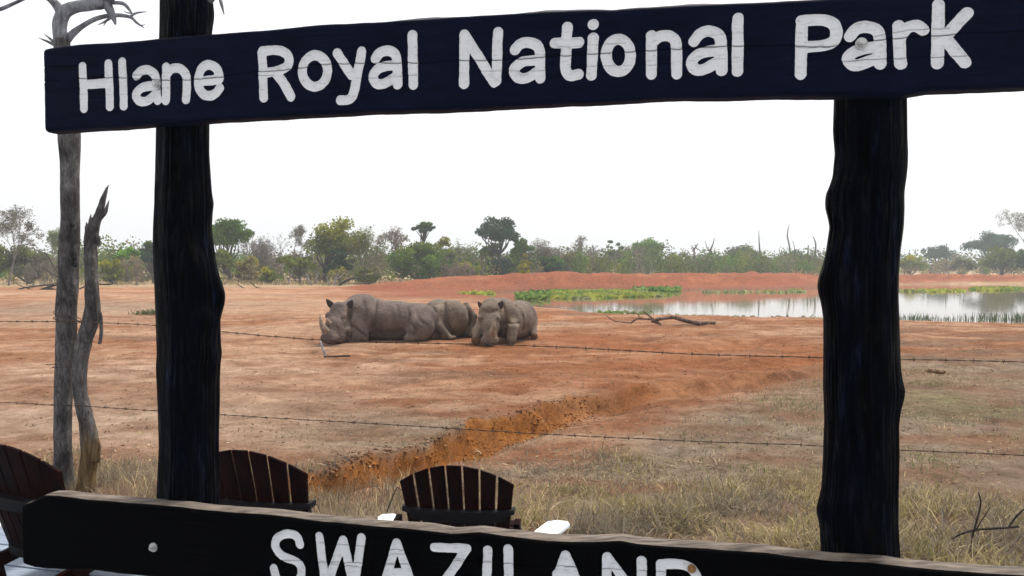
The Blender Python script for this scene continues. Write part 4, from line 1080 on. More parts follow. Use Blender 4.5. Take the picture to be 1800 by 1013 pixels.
# the one behind, seen from its rump
rhino('rhino lying behind the others, only rump and outstretched hind leg showing', 795, 594,
  [('e', (-0.22, 0.72, 0.50), (0.52, 1.05, 0.50), 0.1, (12, 0)), ('e', (0.0, 0.0, 0.52), (0.44, 0.48, 0.52), 0.18), ('e', (-0.36, -0.05, 0.55), (0.24, 0.34, 0.34), 0.10),
   ('c', (-0.45, -0.14, 0.66), 0.21, (-0.30, -0.46, 0.34), 0.14, 0.09), ('c', (-0.30, -0.46, 0.34), 0.135, (0.00, -0.66, 0.10), 0.085, 0.06), ('e', (0.05, -0.68, 0.07), (0.12, 0.10, 0.07), 0.04),
   ('e', (-0.16, -0.52, 0.10), (0.13, 0.15, 0.11), 0.04), ('c', (0.36, 0.30, 0.86), 0.10, (0.60, 0.12, 0.58), 0.075, 0.08), ('c', (0.60, 0.12, 0.58), 0.075, (0.52, 0.00, 0.10), 0.10, 0.05), ('e', (-0.5, 1.6, 0.5), (0.5, 0.6, 0.5), 0.2),
   ('c', (0.15, 0.25, 0.16), 0.16, (0.66, 0.10, 0.12), 0.13, 0.08), ('e', (0.40, 0.42, 0.42), (0.20, 0.22, 0.36), 0.05)],
  [([(-0.20, -0.30, 0.92), (-0.14, -0.45, 0.65), (-0.08, -0.48, 0.35), (0.05, -0.50, 0.15)], 0.045, 0.05), ([(-0.55, -0.30, 0.86), (-0.46, -0.36, 0.80)], 0.025, 0.03), ([(-0.52, -0.34, 0.76), (-0.42, -0.38, 0.72)], 0.025, 0.03)],
  (-1.15, -0.95, -0.09), (0.95, 2.4, 1.25), M['hide_tan'], [], [], [], [((-0.16, -0.62, 0.10), (0.085, 0.05))])

# the one facing the camera
rhino('rhino facing the camera with its muzzle on the ground, rightmost of three', 885, 600,
  [('e', (0.30, 0.62, 0.50), (0.50, 1.02, 0.52), 0.1, (-16, 0)), ('e', (0.05, -0.10, 0.58), (0.50, 0.44, 0.48), 0.18), ('e', (0.48, 1.15, 0.50), (0.42, 0.52, 0.47), 0.2),
   ('c', (-0.08, -0.15, 0.72), 0.40, (-0.32, -0.60, 0.78), 0.30, 0.18), ('e', (-0.30, -0.38, 0.96), (0.24, 0.30, 0.18), 0.12),
   ('c', (-0.34, -0.78, 0.76), 0.25, (-0.33, -1.02, 0.46), 0.205, 0.10), ('c', (-0.33, -1.02, 0.46), 0.20, (-0.32, -1.18, 0.20), 0.175, 0.08), ('e', (-0.32, -1.22, 0.135), (0.23, 0.16, 0.14), 0.05),
   ('e', (-0.14, -0.95, 0.66), (0.09, 0.10, 0.08), 0.07), ('e', (-0.55, -0.95, 0.66), (0.09, 0.10, 0.08), 0.07), ('e', (-0.33, -0.80, 0.42), (0.25, 0.20, 0.26), 0.08),
   ('c', (0.22, -0.15, 0.52), 0.26, (0.24, -0.62, 0.40), 0.15, 0.10), ('c', (0.24, -0.64, 0.40), 0.145, (0.20, -0.76, 0.10), 0.135, 0.05),
   ('c', (-0.46, -0.20, 0.45), 0.24, (-0.64, -0.62, 0.30), 0.15, 0.10), ('c', (-0.64, -0.62, 0.28), 0.14, (-0.66, -0.90, 0.10), 0.115, 0.05),
   ('e', (0.66, 0.95, 0.40), (0.20, 0.34, 0.36), 0.08), ('c', (0.76, 0.75, 0.40), 0.12, (0.80, 0.45, 0.10), 0.10, 0.06)],
  [([(-0.02, -0.56, 0.95), (0.06, -0.58, 0.7), (0.04, -0.6, 0.45)], 0.05, 0.05), ([(0.36, -0.36, 0.9), (0.50, -0.30, 0.6), (0.48, -0.3, 0.3)], 0.05, 0.035), ([(0.08, -0.64, 0.52), (0.24, -0.74, 0.50), (0.40, -0.64, 0.50)], 0.03, 0.03),
   ([(-0.50, -0.92, 0.84), (-0.33, -1.0, 0.80), (-0.16, -0.92, 0.84)], 0.035, 0.03)],
  (-1.0, -1.5, -0.09), (1.15, 1.85, 1.3), M['hide_tan'],
  [((-0.13, -0.66, 0.86), (-0.01, -0.70, 1.08), 0.105, (0.1, -1, 0)), ((-0.52, -0.62, 0.88), (-0.64, -0.60, 1.06), 0.08, (-0.5, -1, 0))],
  [([(-0.28, -1.26, 0.26), (-0.25, -1.36, 0.38), (-0.22, -1.42, 0.52), (-0.20, -1.44, 0.68)], [0.11, 0.085, 0.055, 0.008]), ([(-0.31, -1.12, 0.46), (-0.30, -1.22, 0.55), (-0.29, -1.26, 0.64)], [0.08, 0.05, 0.008])],
  [(-0.13, -1.05, 0.66), (-0.53, -1.05, 0.66)], [((-0.67, -0.98, 0.11), (0.115, 0.06)), ((0.82, 0.40, 0.09), (0.085, 0.05))])

# ================================================================== TREES ALONG THE FAR EDGE
def foliage_mat():
    m = bpy.data.materials.new('foliage'); m.use_nodes = True; n = m.node_tree; n.nodes.clear()
    o = n.nodes.new('ShaderNodeOutputMaterial'); a = attr(n, 'leafcol')
    f = noise(n, coords(n, (1, 1, 1)), 1.6, 4, 0.6)
    r = ramp(n, f, [(0.3, (0.78, 0.78, 0.8)), (0.7, (1.2, 1.2, 1.15))])
    c = mixc(n, 1.0, a.outputs['Color'], r.outputs[0], 'MULTIPLY')
    d = n.nodes.new('ShaderNodeBsdfDiffuse'); t = n.nodes.new('ShaderNodeBsdfTranslucent'); mx = n.nodes.new('ShaderNodeMixShader'); mx.inputs[0].default_value = 0.3
    n.links.new(c, d.inputs[0]); n.links.new(c, t.inputs[0]); n.links.new(d.outputs[0], mx.inputs[1]); n.links.new(t.outputs[0], mx.inputs[2])
    n.links.new(mx.outputs[0], o.inputs['Surface']); return m
M['foliage'] = foliage_mat()
M['trunk'] = mat_noise('brown_grey_trunk', (0.035, 0.030, 0.028), (0.11, 0.095, 0.085), 3, 0.9, (3, 3, 0.6), 0.6, 8, bdist=0.05)
M['twig'] = mat_noise('grey_twig', (0.10, 0.085, 0.08), (0.24, 0.21, 0.20), 2, 0.9, bump_s=0)

def leaf_cards(P, size, cols, rng, aspect=0.55, flat=0.0):
    """one small bent quad per point, random orientation"""
    n = len(P); a = rng.normal(size=(n, 3)); a[:, 2] *= (1 - flat); a /= np.linalg.norm(a, axis=1, keepdims=True) + 1e-9
    b = rng.normal(size=(n, 3)); b -= a * (a * b).sum(1, keepdims=True); b /= np.linalg.norm(b, axis=1, keepdims=True) + 1e-9
    s = (size * rng.uniform(0.6, 1.35, n))[:, None]
    a = a * s * 0.5; b = b * s * 0.5 * aspect
    V = np.stack([P - a, P + b, P + a, P - b], 1).reshape(-1, 3)
    Fc = np.arange(n * 4).reshape(n, 4)
    return V, Fc, np.repeat(cols, 4, 0)

def leaf_object(name, V, Fc, C, parent=None):
    o = link_mesh(name, V, Fc, M['foliage'], parent); set_attr(o, 'leafcol', C, 'FLOAT_COLOR'); return o

PAL = dict(green=(0.095, 0.175, 0.028), yellow=(0.29, 0.28, 0.022), olive=(0.155, 0.188, 0.038), dark=(0.034, 0.072, 0.036), blue=(0.052, 0.108, 0.068), grey=(0.165, 0.150, 0.118), pink=(0.225, 0.168, 0.138),
           bright=(0.14, 0.30, 0.022), pale=(0.19, 0.23, 0.10), tan=(0.29, 0.24, 0.115))

def twig_net(base, tips, r0, rng, seg=5, sag=0.12):
    """limbs from the base to each tip, forking: bent tapered tubes"""
    mb = MB()
    for t in tips:
        t = Vector(t); mid = base.lerp(t, rng.uniform(0.4, 0.6)) + Vector(rng.normal(size=3)) * (t - base).length * sag
        q = smooth_path([tuple(base), tuple(mid), tuple(t)], 3)
        k = len(q); mb.tube([Vector(p) for p in q], [r0 * (1 - 0.85 * i / (k - 1)) for i in range(k)], seg)
    return mb

GROUP_T = 'trees and scrub along the far edge'
def tree(px, top, wpx, Y, kind, pal, label, name='tree', pal2=None, crown_lo=None, trunk_px=None, dens=1.0, seed=None):
    rng = np.random.default_rng(int(px * 7 + top * 3 + Y) if seed is None else seed)
    Y = Y * float(np.interp(px, [640, 760, 980, 1120], [1.0, 1.12, 1.2, 1.62]))
    x = at(px, HZ, Y).x; zb = gz_at(x, Y) - 0.05; zt = at(px, top, Y).z; H = zt - zb; W = wpx * Y / F
    root = thing(name, label, {'tree': 'tree', 'shrub': 'shrub', 'bare_tree': 'tree', 'dead_tree': 'dead tree'}[name], (x, Y, zb), GROUP_T)
    base = Vector((trunk_px and at(trunk_px, HZ, Y).x or x, Y, zb))
    c1 = np.array(PAL[pal]); c2 = np.array(PAL[pal2 or pal])
    if kind in ('broad', 'bush', 'umbrella'):
        lo = {'broad': 0.26, 'bush': 0.0, 'umbrella': 0.55}[kind] if crown_lo is None else crown_lo
        zc0 = zb + lo * H; ch = (zt - zc0) / 2; cz = zc0 + ch; a = W / 2
        ncl = int(np.clip(W * ch * 2.2, 22, 60))
        u = rng.normal(size=(ncl, 3)); u /= np.linalg.norm(u, axis=1, keepdims=True)
        rad = rng.uniform(0.35, 0.95, ncl)[:, None]
        cen = u * rad * np.array([a * 0.86, a * 0.8, ch * 0.84])
        if kind != 'bush': cen[:, 2] = np.where(cen[:, 2] < -ch * 0.35, cen[:, 2] * 0.5, cen[:, 2])
        else:      # bushes are widest low down
            cen[:, 0] *= 1.0 - 0.35 * np.clip(cen[:, 2] / ch, 0, 1); 
        cr = rng.uniform(0.17, 0.34, ncl) * min(a, ch * 1.3) * (0.9 if kind != 'umbrella' else 0.8)
        area = W * 2 * ch
        nl = int(np.clip(area * 185 * dens * (90 / Y) ** 1.2, 900, 9000)); wgt = cr ** 2 / (cr ** 2).sum(); cid = rng.choice(ncl, nl, p=wgt)
        v = rng.normal(size=(nl, 3)); v /= np.linalg.norm(v, axis=1, keepdims=True)
        rr = rng.uniform(0, 1, nl) ** 0.45
        P = cen[cid] + v * (rr * cr[cid])[:, None] * np.array([1.25, 1.25, 0.8])
        # stragglers make the outline uneven
        k = rng.random(nl) < 0.05; P[k] += rng.normal(size=(k.sum(), 3)) * 0.03 * W
        P[:, 2] = np.maximum(P[:, 2], -ch + 0.02)
        hi = np.clip((P[:, 2] / ch + 1) / 2, 0, 1)
        tcl = rng.uniform(0.68, 1.3, ncl)[cid] * rng.uniform(0.72, 1.28, nl)
        mixf = np.clip((hi - 0.45) * 2.2 + rng.normal(size=ncl)[cid] * 0.25, 0, 1)[:, None]
        C = (c1 * (1 - mixf) + c2 * mixf) * tcl[:, None]
        P = P + np.array([x, Y, cz])
        sz = 0.12 + 0.0017 * Y
        V, Fc, CC = leaf_cards(P, sz, C, rng, 0.7)
        leaf_object('crown', V, Fc, CC, root)
        tips = [tuple(np.array([x, Y, cz]) + cen[i] * 0.92) for i in rng.choice(ncl, min(ncl, 16), replace=False)]
        r0 = max(0.07, 0.017 * H + 0.012 * W)
        mb = MB()
        if kind == 'bush':
            mb = twig_net(base, tips, r0 * 0.45, rng)
        else:
            fork = Vector((base.x + rng.normal() * 0.1 * W * 0.3, Y, zb + max(lo * 0.85, 0.22) * H))
            mb.tube([base - Vector((0, 0, 0.1)), base.lerp(fork, 0.5) + Vector((rng.normal() * 0.08, 0, 0)), fork], [r0 * 1.15, r0 * 0.9, r0 * 0.8], 8)
            tb = twig_net(fork, tips, r0 * 0.6, rng); mb.add(tb.v, tb.f)
        mb.build('trunk', M['trunk'], root, smooth=True)
    elif kind in ('twiggy', 'scrub'):
        # leafless crown: hundreds of fine twigs fanning up, with a thin scatter of dry leaves
        nst = int(np.clip(W * 1.4, 4, 9)) if kind == 'scrub' else 1
        V = []; Fc = []; ends = []
        def seg3(p, q, r_a, r_b):
            d = q - p; d = d / (np.linalg.norm(d) + 1e-9); s1 = np.cross(d, [0.3, 0.9, 0.2]); s1 /= np.linalg.norm(s1) + 1e-9; s2 = np.cross(d, s1)
            k = len(V)
            for (c_, r_) in ((p, r_a), (q, r_b)):
                for j in range(3):
                    an = j * 2.094; V.append(c_ + (s1 * math.cos(an) + s2 * math.sin(an)) * r_)
            for j in range(3): Fc.append((k + j, k + (j + 1) % 3, k + 3 + (j + 1) % 3, k + 3 + j))
        def grow(p, d, L, r_, lev):
            q = p + d * L; seg3(p, q, r_, r_ * 0.68)
            if lev == 0: ends.append(q); return
            nb = 3 if rng.random() < 0.6 else 2
            for _ in range(nb):
                nd = d + rng.normal(size=3) * 0.42 + np.array([0, 0, 0.08]); nd /= np.linalg.norm(nd)
                grow(q, nd, L * rng.uniform(0.62, 0.85), r_ * 0.62, lev - 1)
            if lev <= 2: ends.append(q)
        lev = 5 if kind == 'twiggy' else 4
        L0 = H * (0.30 if kind == 'twiggy' else 0.30)
        cuts = [(0, 0)]
        for _ in range(nst):
            bx = base.x + (rng.uniform(-0.36, 0.36) * W if nst > 1 else 0)
            d = np.array([rng.normal() * 0.25, rng.normal() * 0.2, 1.0]); d /= np.linalg.norm(d)
            grow(np.array([bx, Y + rng.uniform(-0.2, 0.2) * W * (nst > 1), zb]), d, L0 * rng.uniform(0.75, 1.05), max(0.05, 0.014 * H), lev)
            cuts.append((len(V), len(Fc)))
        Va = np.array(V); ext = Va[:, 2].max() - zb
        Va[:, 2] = zb + (Va[:, 2] - zb) * H / ext
        half = np.percentile(np.abs(Va[:, 0] - x), 97); Va[:, 0] = x + (Va[:, 0] - x) * (W / 2 / half)
        E = np.array(ends); E[:, 2] = zb + (E[:, 2] - zb) * H / ext; E[:, 0] = x + (E[:, 0] - x) * (W / 2 / half)
        nl = int(np.clip(W * H * 80 * dens * (90 / Y) ** 1.2, 300, 4200))
        P = E[rng.choice(len(E), nl)] + rng.normal(size=(nl, 3)) * 0.022 * max(H, W)
        if kind == 'scrub':   # dry leaves hang lower too
            k = rng.random(nl) < 0.5; P[k, 2] = zb + (P[k, 2] - zb) * rng.uniform(0.12, 0.9, k.sum())
        P[:, 2] = np.maximum(P[:, 2], zb + 0.05)
        hi = np.clip((P[:, 2] - zb) / H, 0, 1)[:, None]
        C = (c1 * (1 - hi) + c2 * hi) * rng.uniform(0.65, 1.35, nl)[:, None]
        Vl, Fl, Cl = leaf_cards(P, 0.08 + 0.0014 * Y, C, rng, 0.42)
        leaf_object('crown', Vl, Fl, Cl, root)
        Fa = np.array(Fc)
        for (v0, f0), (v1, f1) in zip(cuts[:-1], cuts[1:]):
            link_mesh('trunk' if nst == 1 else 'stem', Va[v0:v1], Fa[f0:f1] - v0, M['twig'], root)
    return root

T_ = tree
T_(14, 366, 82, 80, 'twiggy', 'grey', 'tall leafless grey tree at the left edge of the picture', 'bare_tree', pal2='grey', dens=1.1)
T_(-18, 405, 90, 84, 'bush', 'olive', 'dull olive bush at the left edge, under the leafless tree', 'shrub', pal2='grey')
T_(52, 428, 90, 86, 'bush', 'grey', 'grey-green bush just left of the tall dead trunk', 'shrub', pal2='olive')
T_(90, 404, 58, 98, 'twiggy', 'pale', 'pale thin-crowned tree peeping above the bush behind the dead trunk', 'tree', pal2='pale', dens=1.6)
T_(84, 446, 84, 72, 'scrub', 'grey', 'grey leafless thicket at the foot of the tall dead trunk', 'shrub', pal2='grey', dens=1.3)
T_(195, 452, 56, 86, 'bush', 'olive', 'yellowish bush just right of the broken snag', 'shrub', pal2='yellow')
T_(222, 427, 58, 97, 'bush', 'green', 'fresh green tree top between snag and left sign post', 'tree', pal2='bright')
T_(240, 450, 62, 88, 'scrub', 'pink', 'pinkish dry scrub between snag and left sign post', 'shrub', pal2='tan', dens=1.4)
T_(268, 418, 50, 90, 'broad', 'blue', 'blue-green tree half hidden by the left edge of the left sign post', 'tree', pal2='green')
T_(330, 410, 90, 95, 'bush', 'olive', 'olive bush mostly hidden behind the left sign post', 'shrub')
T_(402, 374, 92, 90, 'broad', 'green', 'tall green tree just right of the left sign post burl', 'tree', pal2='green', trunk_px=405, crown_lo=0.34)
T_(392, 438, 52, 87, 'broad', 'olive', 'low olive tree under the tall green one by the left post', 'tree', pal2='olive', trunk_px=405, crown_lo=0.25)
T_(438, 446, 66, 92, 'bush', 'tan', 'tan and yellow bush right of the left sign post', 'shrub', pal2='yellow')
T_(466, 412, 78, 103, 'scrub', 'grey', 'grey leafless scrub between two green trees left of the rhinos', 'shrub', pal2='grey', dens=1.3)
T_(507, 398, 70, 101, 'twiggy', 'grey', 'leafless tree with upright twigs left of the broad yellow-topped tree', 'bare_tree', pal2='grey')
T_(524, 438, 80, 88, 'broad', 'olive', 'small olive tree with two dark stems left of the broad yellow-topped tree', 'tree', pal2='olive', trunk_px=527, crown_lo=0.28)
T_(470, 468, 44, 86, 'bush', 'olive', 'low olive green bush beside tan grass left of the rhinos', 'shrub', pal2='yellow')
T_(595, 381, 128, 93, 'broad', 'olive', 'broad tree with yellow-green flat top above the lying rhinos', 'tree', pal2='yellow', trunk_px=572, crown_lo=0.22)
T_(597, 430, 58, 90, 'bush', 'dark', 'dark blue-green undergrowth beneath the broad yellow-topped tree', 'shrub', pal2='blue')
T_(642, 400, 62, 92, 'scrub', 'grey', 'tall grey-brown scrub at the right of the broad yellow-topped tree', 'shrub', pal2='olive', dens=1.8)
T_(592, 468, 34, 84, 'scrub', 'tan', 'small tan shrub among pale deadwood above the leftmost rhino', 'shrub', pal2='yellow', dens=1.6)
T_(648, 462, 60, 86, 'bush', 'olive', 'low green-grey bush above the leftmost rhino', 'shrub', pal2='grey')
T_(682, 402, 56, 104, 'twiggy', 'grey', 'thin leafless tree left of the big rounded green bush', 'bare_tree', pal2='pink', dens=1.2)
T_(738, 414, 142, 88, 'bush', 'green', 'big rounded green bush standing behind the left end of the red bank', 'shrub', pal2='olive', dens=1.1)
T_(742, 387, 66, 104, 'umbrella', 'blue', 'flat-topped tree rising behind the big rounded green bush', 'tree', pal2='green', crown_lo=0.72)
T_(782, 414, 62, 98, 'bush', 'olive', 'yellow-green crown at the right shoulder of the big rounded bush', 'shrub', pal2='yellow')
T_(818, 420, 76, 100, 'scrub', 'grey', 'grey-brown scrub left of the tall dark tree', 'shrub', pal2='olive', dens=1.8)
T_(785, 462, 90, 86, 'scrub', 'pink', 'low pinkish leafless scrub behind the red bank', 'shrub', pal2='pink', dens=1.7)
T_(826, 456, 48, 88, 'bush', 'olive', 'small yellow-green shrub in the pinkish scrub left of the tall dark tree', 'shrub', pal2='yellow')
T_(879, 379, 92, 96, 'broad', 'blue', 'tall dark blue-green tree with sky showing between its limbs', 'tree', pal2='dark', crown_lo=0.48, dens=1.05)
T_(862, 412, 52, 98, 'broad', 'green', 'dark green lower crown at the left of the tall dark tree', 'tree', pal2='blue', crown_lo=0.3)
T_(880, 446, 60, 94, 'bush', 'dark', 'dark bush at the foot of the tall dark tree', 'shrub', pal2='blue')
T_(914, 408, 58, 97, 'bush', 'green', 'mid green tree at the right of the tall dark tree', 'tree', pal2='green')
T_(921, 440, 36, 89, 'bush', 'yellow', 'narrow bright yellow bush right of the tall dark tree', 'shrub', pal2='yellow')
T_(946, 420, 46, 99, 'scrub', 'grey', 'grey scrub right of the bright yellow bush', 'shrub', pal2='olive', dens=1.6)
T_(972, 421, 66, 97, 'scrub', 'pink', 'brownish leafless crown behind the dark bush above the water weed', 'shrub', pal2='grey', dens=1.7)
T_(970, 440, 58, 91, 'bush', 'dark', 'dark grey-green bush behind the red bank, above the water weed', 'shrub', pal2='green')
T_(1000, 432, 32, 93, 'bush', 'olive', 'small yellow-green bush at the right of the dark grey-green bush', 'shrub', pal2='yellow')
T_(1027, 427, 66, 95, 'scrub', 'pink', 'pinkish brown scrub in the middle of the far tree line', 'shrub', pal2='grey', dens=1.7)
T_(1035, 416, 48, 112, 'twiggy', 'grey', 'pale twiggy crown above the pinkish brown scrub', 'bare_tree', pal2='grey')
T_(1071, 409, 16, 104, 'bush', 'blue', 'narrow upright green tree left of the round bright tree', 'tree', pal2='green', dens=1.6)
T_(1086, 422, 42, 104, 'bush', 'olive', 'greyish green crown between the narrow tree and the round bright tree', 'tree', pal2='blue')
T_(1062, 446, 62, 92, 'bush', 'olive', 'dull green bush below the narrow upright tree', 'shrub', pal2='grey')
T_(1104, 430, 58, 94, 'scrub', 'pink', 'brown twiggy scrub left of the round bright tree', 'shrub', pal2='grey', dens=1.6)
T_(1139, 412, 64, 97, 'broad', 'green', 'round bright green tree behind the middle of the red bank', 'tree', pal2='bright', crown_lo=0.2, dens=1.1)
T_(1126, 446, 46, 92, 'scrub', 'grey', 'grey twigs in front of the round bright green tree', 'shrub', pal2='grey', dens=1.2)
T_(1176, 442, 50, 94, 'bush', 'olive', 'yellowish bush at the right of the round bright green tree', 'shrub', pal2='yellow')
T_(1216, 448, 56, 118, 'bush', 'blue', 'far bluish trees under the forked dead snag', 'tree', pal2='blue')
T_(1268, 450, 60, 122, 'bush', 'blue', 'far bluish trees between dead snag and rounded grey-green tree', 'tree', pal2='grey')
T_(1236, 466, 60, 96, 'bush', 'grey', 'low dull grey-green shrub between the two dead snags', 'shrub', pal2='olive')
T_(1308, 424, 76, 97, 'bush', 'green', 'rounded grey-green tree left of the right sign post', 'tree', pal2='grey', dens=1.1)
T_(1346, 457, 44, 93, 'bush', 'green', 'small green bush at the right of the rounded grey-green tree', 'shrub', pal2='olive')
T_(1376, 450, 66, 98, 'bush', 'olive', 'pale olive bush left of the right sign post', 'shrub', pal2='pale')
T_(1400, 438, 60, 118, 'bush', 'blue', 'far bluish tree close to the left edge of the right sign post', 'tree', pal2='blue')
T_(1428, 450, 60, 95, 'scrub', 'tan', 'tan brown scrub touching the left edge of the right sign post', 'shrub', pal2='olive', dens=1.7)
T_(1602, 446, 56, 97, 'bush', 'olive', 'yellowish olive bush at the right edge of the right sign post', 'shrub', pal2='yellow')
T_(1645, 428, 62, 140, 'broad', 'blue', 'far blue-grey tree right of the right sign post', 'tree', pal2='blue', crown_lo=0.3)
T_(1640, 456, 66, 105, 'scrub', 'grey', 'grey scrub below the far blue-grey tree', 'shrub', pal2='tan', dens=1.6)
T_(1692, 446, 50, 97, 'bush', 'grey', 'dark grey-green shrub right of the right sign post', 'shrub', pal2='olive')
T_(1738, 402, 96, 128, 'broad', 'blue', 'large blue-grey tree with open crown near the right edge', 'tree', pal2='blue', crown_lo=0.30)
T_(1762, 430, 84, 98, 'bush', 'olive', 'rounded olive bush in front of the large blue-grey tree', 'shrub', pal2='olive')
T_(1806, 432, 60, 95, 'bush', 'dark', 'dark green bush cut by the right edge of the picture', 'shrub', pal2='green')
T_(1812, 366, 92, 112, 'twiggy', 'grey', 'bare branching tree cut by the right edge of the picture', 'bare_tree', pal2='grey', dens=0.5)

def snag(label, pts_list, Y):
    x0 = pts_list[0][0]; Y = Y * 1.6
    root = thing('dead_tree', label, 'dead tree', (at(x0[0], HZ, Y).x, Y, 0), 'dead snags on the skyline')
    for k, p in enumerate(pts_list):
        b = MB(); px_tube(b, p, Y, 7, int(x0[0]), rough=0.15, per=3); b.build('limb' if k else 'trunk', M['trunk'], root, smooth=True)
snag('forked dead snag right of the yellowish bush on the skyline', [[(1221, 490, 2.4), (1221, 460, 2.2), (1220, 440, 1.6), (1222, 436, 1.3), (1227, 429, 0.7)], [(1221, 441, 1.2), (1217, 434, 0.8), (1214, 432, 0.4)]], 104)
snag('many-branched dead snag left of the rounded grey-green tree', [[(1247, 490, 3), (1248, 455, 2.5), (1249, 440, 1.8), (1253, 430, 1), (1256, 418, 0.4)], [(1249, 441, 1.2), (1243, 436, 0.8), (1240, 424, 0.4)], [(1249, 443, 1), (1243, 440, 0.7), (1235, 442, 0.3)], [(1250, 452, 1.2), (1255, 445, 0.9), (1257, 436, 0.4)]], 100)
snag('thin dead pole at the right of the rounded grey-green tree', [[(1337, 485, 1.8), (1337, 455, 1.7), (1335, 436, 1.3), (1334, 415, 0.7), (1334, 404, 0.3)]], 102)
snag('tallest crooked dead snag left of the right sign post', [[(1388, 485, 1.8), (1389, 450, 1.6), (1387, 430, 1.3), (1384, 415, 1.1), (1386, 400, 0.6), (1388, 394, 0.3)], [(1397, 450, 0.9), (1396, 432, 0.6), (1393, 424, 0.4)]], 104)
snag('dark crooked snag next to the left edge of the right sign post', [[(1433, 480, 2), (1433, 450, 1.6), (1434, 430, 1.3), (1431, 420, 0.9), (1429, 416, 0.5)], [(1420, 470, 1.6), (1420, 445, 1.2), (1421, 431, 0.8)]], 100)
snag('thin bare pole on the skyline right of the far blue-grey tree', [[(1664, 478, 1.5), (1664, 445, 1.2), (1664, 428, 0.7)]], 120)
snag('leaning bare stem between olive bushes left of the right sign post', [[(1372, 480, 1.4), (1374, 460, 1.2), (1371, 444, 0.8), (1369, 437, 0.4)]], 110)

# distant wood that reads as one mass
def clump_mass(name, label, cat, xr, yr, shift, ncl, per, rad, hfun, size, pals, seed):
    """many overlapping rounded clumps of leaves standing on the ground"""
    rng = np.random.default_rng(seed)
    cx = rng.uniform(*xr, ncl); cy = rng.uniform(*yr, ncl); cx, cy = shift(cx, cy)
    zg = terrain(cx, cy)[0]; h = hfun(cx, cy) * rng.uniform(0.6, 1.25, ncl); r = rad * rng.uniform(0.7, 1.3, ncl)
    n = ncl * per; ci = np.repeat(np.arange(ncl), per)
    v = rng.normal(size=(n, 3)); v /= np.linalg.norm(v, axis=1, keepdims=True); v *= (rng.random(n) ** 0.4)[:, None]
    P = np.stack([cx[ci] + v[:, 0] * r[ci], cy[ci] + v[:, 1] * r[ci], zg[ci] + h[ci] * 0.5 * (1 + v[:, 2])], 1)
    col = np.array([PAL[p] for p in pals])[rng.integers(0, len(pals), ncl)] * rng.uniform(0.7, 1.25, ncl)[:, None]
    C = col[ci] * rng.uniform(0.7, 1.3, n)[:, None]
    V, Fc, CC = leaf_cards(P, size, C, rng, 0.65)
    tag(leaf_object(name, V, Fc, CC), label, cat, kind='stuff')
def far_wood():
    clump_mass('distant_woodland', 'hazy far-off bushland closing the horizon behind the trees', 'woodland', (-210, 230), (195, 265), lambda x, y: (x, y), 330, 90, 3.2, lambda x, y: 5.0 + 1.8 * fbm(x / 18, y / 18, oct=3, seed=8), 0.85, ['olive', 'grey', 'blue', 'green'], 5)
    clump_mass('thicket', 'mixed dull thicket closing the gaps behind the far trees', 'thicket', (-85, 50), (104, 124), lambda x, y: (x * np.where(x > 0, 1.35, 1), y + np.clip(x + 5, 0, 60) * 0.85), 620, 100, 1.35, lambda x, y: 4.5 + 1.7 * fbm(x / 9, y / 12, oct=3, seed=48), 0.38, ['olive', 'green', 'grey', 'olive', 'pink', 'green', 'olive'], 6)
    clump_mass('undergrowth', 'mixed low undergrowth filling the foot of the far trees', 'undergrowth', (-75, 95), (88, 104), lambda x, y: (np.where(x > 0, x * 1.5, x), np.where(x > -12, y + 3 + 1.15 * np.clip(x + 12, 0, 44), y)), 420, 60, 0.85, lambda x, y: 1.9 + 0.9 * fbm(x / 6, y / 8, oct=2, seed=58), 0.27, ['olive', 'pink', 'grey', 'tan', 'green', 'grey'], 7)
far_wood()

# ================================================================== GRASS, REEDS, WATER WEED
def blades(x, y, z, h, wd, lean, col, rng, curl=0.35):
    n = len(x); an = rng.uniform(0, 2 * np.pi, n); dx, dy = np.cos(an), np.sin(an)
    la = rng.uniform(0, 2 * np.pi, n); lx, ly = np.cos(la) * lean, np.sin(la) * lean
    b = np.stack([x, y, z], 1); side = np.stack([dx, dy, 0 * dx], 1) * (wd / 2)[:, None]
    up = np.stack([lx * h, ly * h, h * np.sqrt(np.maximum(1 - lean ** 2, 0.02))], 1)
    mid = b + up * 0.55; tip = b + up + np.stack([lx * h * curl, ly * h * curl, -h * curl * lean * 0.7], 1)
    V = np.stack([b - side, b + side, mid - side * 0.75, mid + side * 0.75, tip], 1).reshape(-1, 3)
    k = np.arange(n)[:, None] * 5
    Fc = np.concatenate([k + np.array([[0, 1, 3]]), k + np.array([[0, 3, 2]]), k + np.array([[2, 3, 4]])], 0)
    return V, Fc, np.repeat(col, 5, 0)
